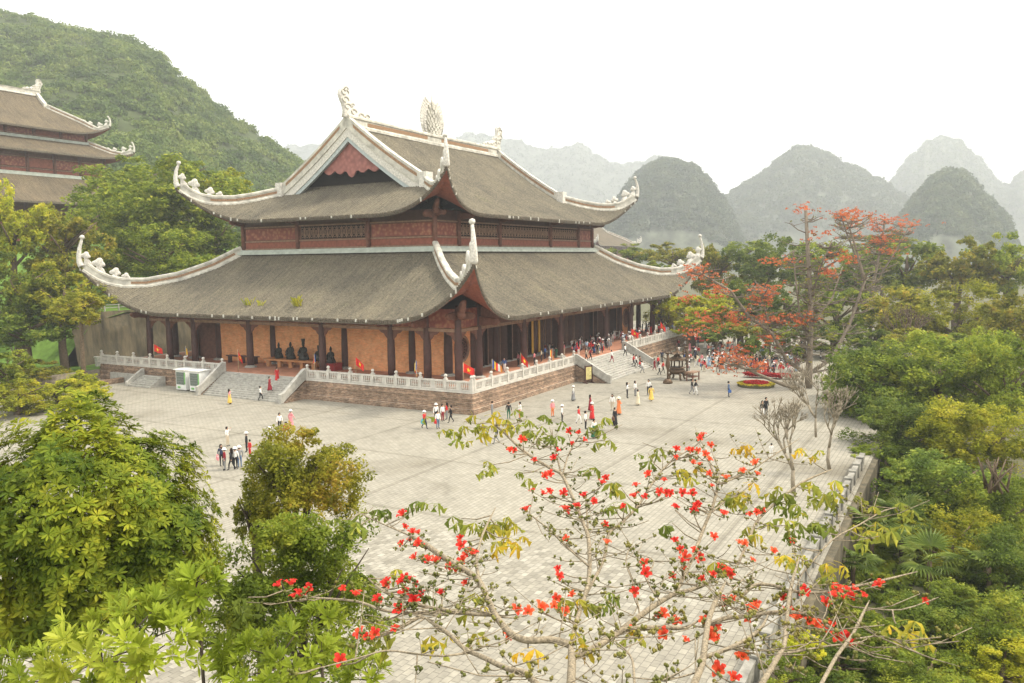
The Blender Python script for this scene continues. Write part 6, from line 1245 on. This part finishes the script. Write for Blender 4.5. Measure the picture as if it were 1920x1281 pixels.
def crop(pts, ox, oy, sc): return [(ox+a/sc, oy+b_/sc) for a, b_ in pts]
FP = crop([(440, 105), (445, 190), (505, 235), (550, 235), (430, 305), (485, 285), (560, 310), (590, 340), (525, 410), (610, 440), (660, 440), (840, 270), (850, 320), (890, 380), (915, 385), (860, 428), (755, 470), (805, 510), (885, 585), (705, 665), (335, 575), (315, 600), (440, 550), (430, 590), (475, 580), (520, 590), (455, 660), (565, 680), (510, 720), (255, 718), (395, 775), (100, 675), (385, 915), (235, 945), (145, 950), (175, 975)], 640, 940, 3.757)
FP += crop([(255, 78), (530, 72), (605, 50), (725, 15), (545, 280), (480, 490), (470, 540), (580, 670), (455, 695), (450, 745), (530, 800), (525, 770), (345, 765), (260, 790), (180, 780), (105, 980), (90, 930), (810, 170), (815, 310), (940, 45), (1080, 445), (1085, 515), (1005, 650), (1000, 920), (1185, 820)], 920, 940, 3.757)
FP += crop([(245, 50), (410, 40), (375, 65), (585, 103), (775, 105), (815, 85), (865, 75), (250, 285), (380, 360), (275, 345), (310, 400), (290, 440), (315, 490), (240, 545), (440, 415), (445, 555), (510, 530), (555, 480), (605, 500), (640, 530), (690, 300), (730, 310), (780, 430), (1075, 290), (520, 260), (935, 365), (610, 725), (660, 700), (755, 800), (770, 840), (820, 745), (800, 780), (1010, 700), (1140, 645), (1010, 790), (1070, 800), (1110, 850), (140, 810), (250, 870), (185, 950), (305, 990), (450, 875), (520, 930), (550, 985), (480, 960), (540, 900), (680, 1100), (720, 1100), (560, 1205), (650, 1265)], 1200, 940, 3.757)
FP += crop([(145, 395), (400, 700), (440, 700), (490, 705), (530, 700), (430, 750), (480, 760), (540, 745), (590, 740), (120, 840), (160, 850), (200, 880), (240, 910), (290, 930), (340, 950), (390, 920), (430, 1000), (470, 1000), (500, 1010), (520, 1060), (710, 680), (980, 765), (360, 790)], 1440, 900, 3.3625)
FP += crop([(750, 465), (620, 575), (660, 580), (1085, 575), (1075, 655), (860, 670), (955, 830), (1015, 805), (855, 985), (935, 1010), (1015, 975), (1160, 1010), (1285, 1135), (1170, 1170), (1250, 500), (1350, 470), (1200, 380), (1315, 390), (1370, 1040), (1450, 1065), (1530, 905), (1595, 850)], 840, 740, 5.3375)
FP += crop([(790, 345), (795, 425), (1030, 240), (1060, 215), (920, 360), (960, 365), (990, 360), (1135, 310), (1070, 390), (1110, 450), (960, 485), (1030, 500), (1125, 590), (1140, 715), (1290, 645), (1460, 575), (1590, 490), (1595, 600), (525, 600), (670, 655), (390, 715), (380, 830), (490, 825), (630, 780), (690, 785), (735, 790), (855, 785), (945, 790), (780, 920), (960, 955), (1005, 915), (1260, 1000)], 1120, 780, 5.3375)
FP += crop([(325, 610), (400, 605), (420, 690), (460, 680), (530, 635), (770, 630), (745, 1140)], 440, 940, 3.757)
tw = MB(); r = random.Random(17); budpos = []
def twig(p, q, r0=.0075, sag=.06):
    p, q = np.array(p), np.array(q); m_ = (p+q)/2+np.array((0, 0, -sag*np.linalg.norm(q-p))); tw.tube([p-np.array(kb), m_-np.array(kb), q-np.array(kb)], [r0, r0*.8, r0*.6], 4); return m_
for x, y in FP:
    p = AT(x, y, dep(y)+r.uniform(-.05, .25)); n_ = nearest(p); m_ = twig(n_, p-np.array((0, 0, .02)))
    o = link('flower', FLOW[r.randrange(4)], kap, False); o.location = Vector(p)-kb; s = .056*r.uniform(.75, 1.3); o.scale = (s, s, s)
    ax = Vector((r.uniform(-.7, .7), r.uniform(-.7, .7), 1))-Vector(fw)*.5; o.rotation_euler = (to_axis(ax).to_matrix() @ Matrix.Rotation(r.random()*6, 3, 'Z')).to_euler()
    for _ in range(2):
        if r.random() < .55: budpos.append(m_*.5+p*.5+np.array([r.uniform(-.07, .07) for _ in range(3)]))
    if r.random() < .8: budpos.append(p+np.array([r.uniform(-.09, .09) for _ in range(3)]))
# fruiting twigs with buds spread off the limbs
for i in range(330):
    s_ = SEG[r.randrange(len(SEG))]; p = s_[0]; a = r.random()*6.28; l = r.uniform(.18, .75)*(1.0 if s_[2] < .03 else .8); d = np.array((math.cos(a), math.sin(a), r.uniform(-.1, .45))); q = p+d*l; m_ = twig(p, q, .006)
    for f in (.45, .65, .85, 1.0):
        if r.random() < .62: w_ = p+(q-p)*f+np.array((0, 0, -.06*l*4*f*(1-f)))+np.array([r.uniform(-.03, .03) for _ in range(3)]); budpos.append(w_)
    if r.random() < .5: q2 = m_+np.array([r.uniform(-.25, .25), r.uniform(-.25, .25), r.uniform(0, .2)]); twig(m_, q2, .005); budpos.append(q2)
o = tw.build('twigs', BARK_P, kap, True, False); o['kind'] = 'stuff'
r.shuffle(budpos); bs_ = MB()
for i, p in enumerate(budpos):
    s = .032*r.uniform(.7, 1.3); M = Matrix.Rotation(r.random()*6.28, 3, 'Z') @ Matrix.Rotation(r.uniform(-.6, .6), 3, 'X')
    if i < 300: o = link('bud_cluster', BUDM[i % 6], kap, False); o.location = Vector(p)-kb; o.scale = (s, s, s); o.rotation_euler = M.to_euler()
    else: b_ = BUDS[i % 6]; bs_.add(np.array(b_.v)@(np.array(M)*s).T+(p-np.array(kb)), b_.f)
o = bs_.build('bud_mass', BUD, kap, True, False); o['kind'] = 'stuff'
LC = [(870, 790, 7, 34, 20), (900, 800, 7, 34, 20), (930, 790, 6, 30, 16), (985, 785, 6, 30, 18), (1010, 800, 6, 26, 18), (1035, 805, 6, 22, 20), (920, 872, 5, 20, 10), (973, 888, 2, 8, 6), (1125, 800, 4, 16, 14), (1135, 825, 2, 10, 8), (1095, 875, 2, 8, 8), (905, 985, 8, 26, 14), (935, 985, 9, 30, 16), (955, 1010, 6, 20, 14), (865, 972, 3, 12, 8), (1150, 945, 4, 12, 16), (1165, 915, 3, 14, 8), (1215, 850, 4, 20, 10), (1285, 885, 4, 18, 10), (1390, 835, 4, 26, 8), (1380, 925, 6, 26, 14), (1410, 920, 3, 12, 8), (1450, 925, 5, 30, 18), (1500, 945, 8, 40, 24), (1540, 920, 8, 30, 26), (1480, 985, 7, 36, 20), (1530, 985, 6, 26, 20), (1440, 985, 3, 16, 10), (1510, 850, 4, 20, 12), (795, 1110, 2, 8, 6), (870, 1110, 2, 6, 5), (895, 1135, 2, 6, 6), (840, 1188, 2, 8, 6), (860, 1195, 2, 6, 6), (1080, 1130, 4, 20, 14), (1130, 1125, 4, 16, 12), (1065, 1200, 2, 6, 4), (1150, 1180, 2, 6, 5), (990, 1215, 2, 8, 6), (660, 985, 3, 10, 8), (640, 975, 2, 6, 6), (700, 950, 4, 22, 6), (790, 945, 4, 16, 10), (1365, 1055, 3, 12, 6), (1490, 1040, 4, 14, 10), (1640, 985, 6, 30, 16), (1690, 955, 5, 22, 12), (1640, 1010, 4, 20, 10), (1260, 980, 2, 8, 6), (685, 1195, 2, 10, 8), (465, 1120, 4, 14, 14), (1680, 1170, 4, 20, 14), (1560, 1060, 4, 20, 12), (740, 1075, 2, 10, 6)]
for x, y, n_, sx, sy in LC:
    for _ in range(n_):
        X_, Y_ = x+r.gauss(0, sx*.6), y+r.gauss(0, sy*.6); p = AT(X_, Y_, dep(y)+r.uniform(0, .35))
        o = link('leaf', LEAF[r.randrange(5)], kap, False); o.location = Vector(p)-kb; s = .135*r.uniform(.7, 1.2); o.scale = (s, s, s); o.rotation_euler = (r.uniform(-.3, .3), r.uniform(-.2, .5), r.random()*6.28)
    p = AT(x, y, dep(y)+.15); q = nearest(p); tw2 = MB(); tw2.tube([q-np.array(kb), (q+p)/2-np.array(kb)-np.array((0, 0, .03)), p-np.array(kb)], [.008, .007, .004], 4); tw2.build('leafy_twig', BARK_P, kap, True, False)
# ---- the two far kapok trees: traced limbs, whorled twigs, red blossom
BARK_K = simple('grey_kapok_bark', (.19, .155, .115), .85, .3, 5)
F_FAR = leafmat('far_kapok_blossom', [(0, (.24, .12, .04)), (.35, (.52, .125, .05)), (1, (.66, .21, .08))], .35, .6, .1)
def far_kapok(label, base, limbs, depth, seed, nt_, blooms):
    r = np.random.default_rng(seed); k = thing('far_kapok_tree', label, 'tree', base, group='far kapok trees in bloom'); b0 = np.array(base); S = []; ends = []; mb0 = None
    for i, (off, r0, r1, pts) in enumerate(limbs):
        P = np.array([AT(x, y, depth+off*(j/(len(pts)-1))) for j, (x, y) in enumerate(pts)]); n_ = len(P); rad = [.42*(r0+(r1-r0)*j/(n_-1))*depth/FPX for j in range(n_)]
        if i == 0: P[0][2] = base[2]
        mb = MB(); mb.tube(P-b0, rad, 8); mb.build('trunk' if i == 0 else 'limb', BARK_K, k, True, False)
        for a, b_, q in zip(P[:-1], P[1:], rad):
            for f in np.linspace(0, 1, 5)[:-1]: S.append((a+(b_-a)*f, q))
    tw = MB(); fp = []; S = [s_ for s_ in S if s_[0][2] > b0[2]+2.5]
    for i in range(nt_):
        p, q = S[r.integers(len(S))]; a = r.random()*6.28; l = r.uniform(.8, 2.6); d = np.array((math.cos(a), math.sin(a), r.uniform(0, .5))); e_ = p+d*l; tw.tube([p-b0, (p+e_)/2-b0-np.array((0, 0, .08*l)), e_-b0], [.075, .06, .035], 4)
        for _ in range(3):
            g_ = p+(e_-p)*r.uniform(.4, 1); h_ = g_+np.array((r.normal()*.6, r.normal()*.6, r.uniform(.1, .5))); tw.tube([g_-b0, h_-b0], [.04, .025], 3); fp += [h_, e_]
    o = tw.build('twigs', BARK_K, k, True, False); o['kind'] = 'stuff'
    fp = np.array(fp); px = np.array([topix(q)[:2] for q in fp]); wt = np.zeros(len(fp))
    for bx_, by_, sx, sy in blooms: wt = np.maximum(wt, np.exp(-((px[:, 0]-bx_)/sx)**2-((px[:, 1]-by_)/sy)**2))
    keep = fp[r.random(len(fp)) < wt*1.1]; extra = []
    for bx_, by_, sx, sy in blooms:
        for _ in range(int(sx*sy/15)+5): extra.append(AT(bx_+r.normal()*sx*.5, by_+r.normal()*sy*.5, depth+r.normal()*1.2))
    pts = np.concatenate([keep, np.array(extra)])-b0; V, F = clumps(pts, .30, 7, None, .36, .7, seed); o = link('red_blossom', np_mesh('red_blossom', V, F, F_FAR), k, False); o['kind'] = 'stuff'
    lf = fp[r.random(len(fp)) < .22]-b0; V, F = clumps(lf, .25, 4, None, .35, .8, seed+1); o = link('young_buds', np_mesh('young_buds', V, F, L_OLV), k, False); o['kind'] = 'stuff'
far_kapok('large kapok tree in red bloom with thick trunk at the plaza edge', G(1515, 742), [(0, 17, 7, [(1515, 742), (1517, 690), (1519, 640), (1520, 560), (1515, 480), (1511, 395)]), (-6, 10, 4, [(1516, 735), (1470, 722), (1440, 710), (1400, 692), (1360, 680)]), (-3, 10, 4, [(1516, 705), (1475, 675), (1447, 625), (1405, 595), (1370, 545), (1300, 505)]), (3, 10, 3, [(1519, 700), (1560, 672), (1592, 610), (1622, 525), (1600, 450), (1585, 405)]), (2, 6, 2.5, [(1518, 640), (1500, 595), (1491, 515), (1487, 470)]), (-2, 6, 2.5, [(1450, 630), (1440, 600), (1428, 560), (1440, 540)]), (4, 5, 2.5, [(1519, 610), (1560, 560), (1580, 500)]), (-1, 5, 2.5, [(1519, 570), (1535, 510), (1560, 450)]), (3, 5, 2, [(1517, 700), (1570, 690), (1600, 665)])], 92, 71, 380,
          [(1505, 395, 28, 12), (1590, 402, 45, 12), (1540, 440, 30, 10), (1450, 490, 30, 10), (1440, 545, 30, 14), (1430, 560, 26, 12), (1300, 510, 30, 22), (1345, 545, 30, 24), (1330, 600, 36, 22), (1380, 600, 32, 18), (1290, 560, 22, 12), (1450, 598, 34, 10), (1500, 600, 26, 10), (1380, 660, 44, 18), (1360, 690, 30, 14), (1300, 625, 26, 14), (1580, 485, 30, 12), (1420, 685, 30, 10), (1555, 510, 20, 10), (1440, 635, 20, 10)])
far_kapok('second kapok tree in red bloom behind and right of the first', G(1632, 655), [(0, 9, 4, [(1632, 655), (1632, 600), (1638, 530), (1652, 460), (1660, 408)]), (-4, 5, 2.5, [(1632, 570), (1612, 500), (1585, 430), (1575, 398)]), (4, 5, 2, [(1636, 540), (1680, 470), (1712, 412)]), (3, 4, 2, [(1633, 590), (1675, 560), (1720, 545)])], 131, 72, 300, [(1600, 404, 40, 10), (1660, 408, 44, 12), (1700, 418, 40, 10), (1640, 425, 50, 12), (1650, 450, 40, 10), (1670, 470, 30, 8)])
# ================================================================== HAZE
mb = MB(); mb.bb(-700, 3700, -2300, 2700, -4.4, 560); hb = mb.build('haze', None)
hm_ = bpy.data.materials.new('haze_air'); hm_.use_nodes = True; t = hm_.node_tree; t.nodes.clear(); out = t.nodes.new('ShaderNodeOutputMaterial'); pv = t.nodes.new('ShaderNodeVolumePrincipled')
pv.inputs['Color'].default_value = (.91, .95, .97, 1); pv.inputs['Density'].default_value = HAZE_D; pv.inputs['Anisotropy'].default_value = .15
t.links.new(pv.outputs[0], out.inputs['Volume']); hb.data.materials.clear(); hb.data.materials.append(hm_); hb['kind'] = 'stuff'; tag(hb, 'pale morning haze filling the valley air', 'haze')
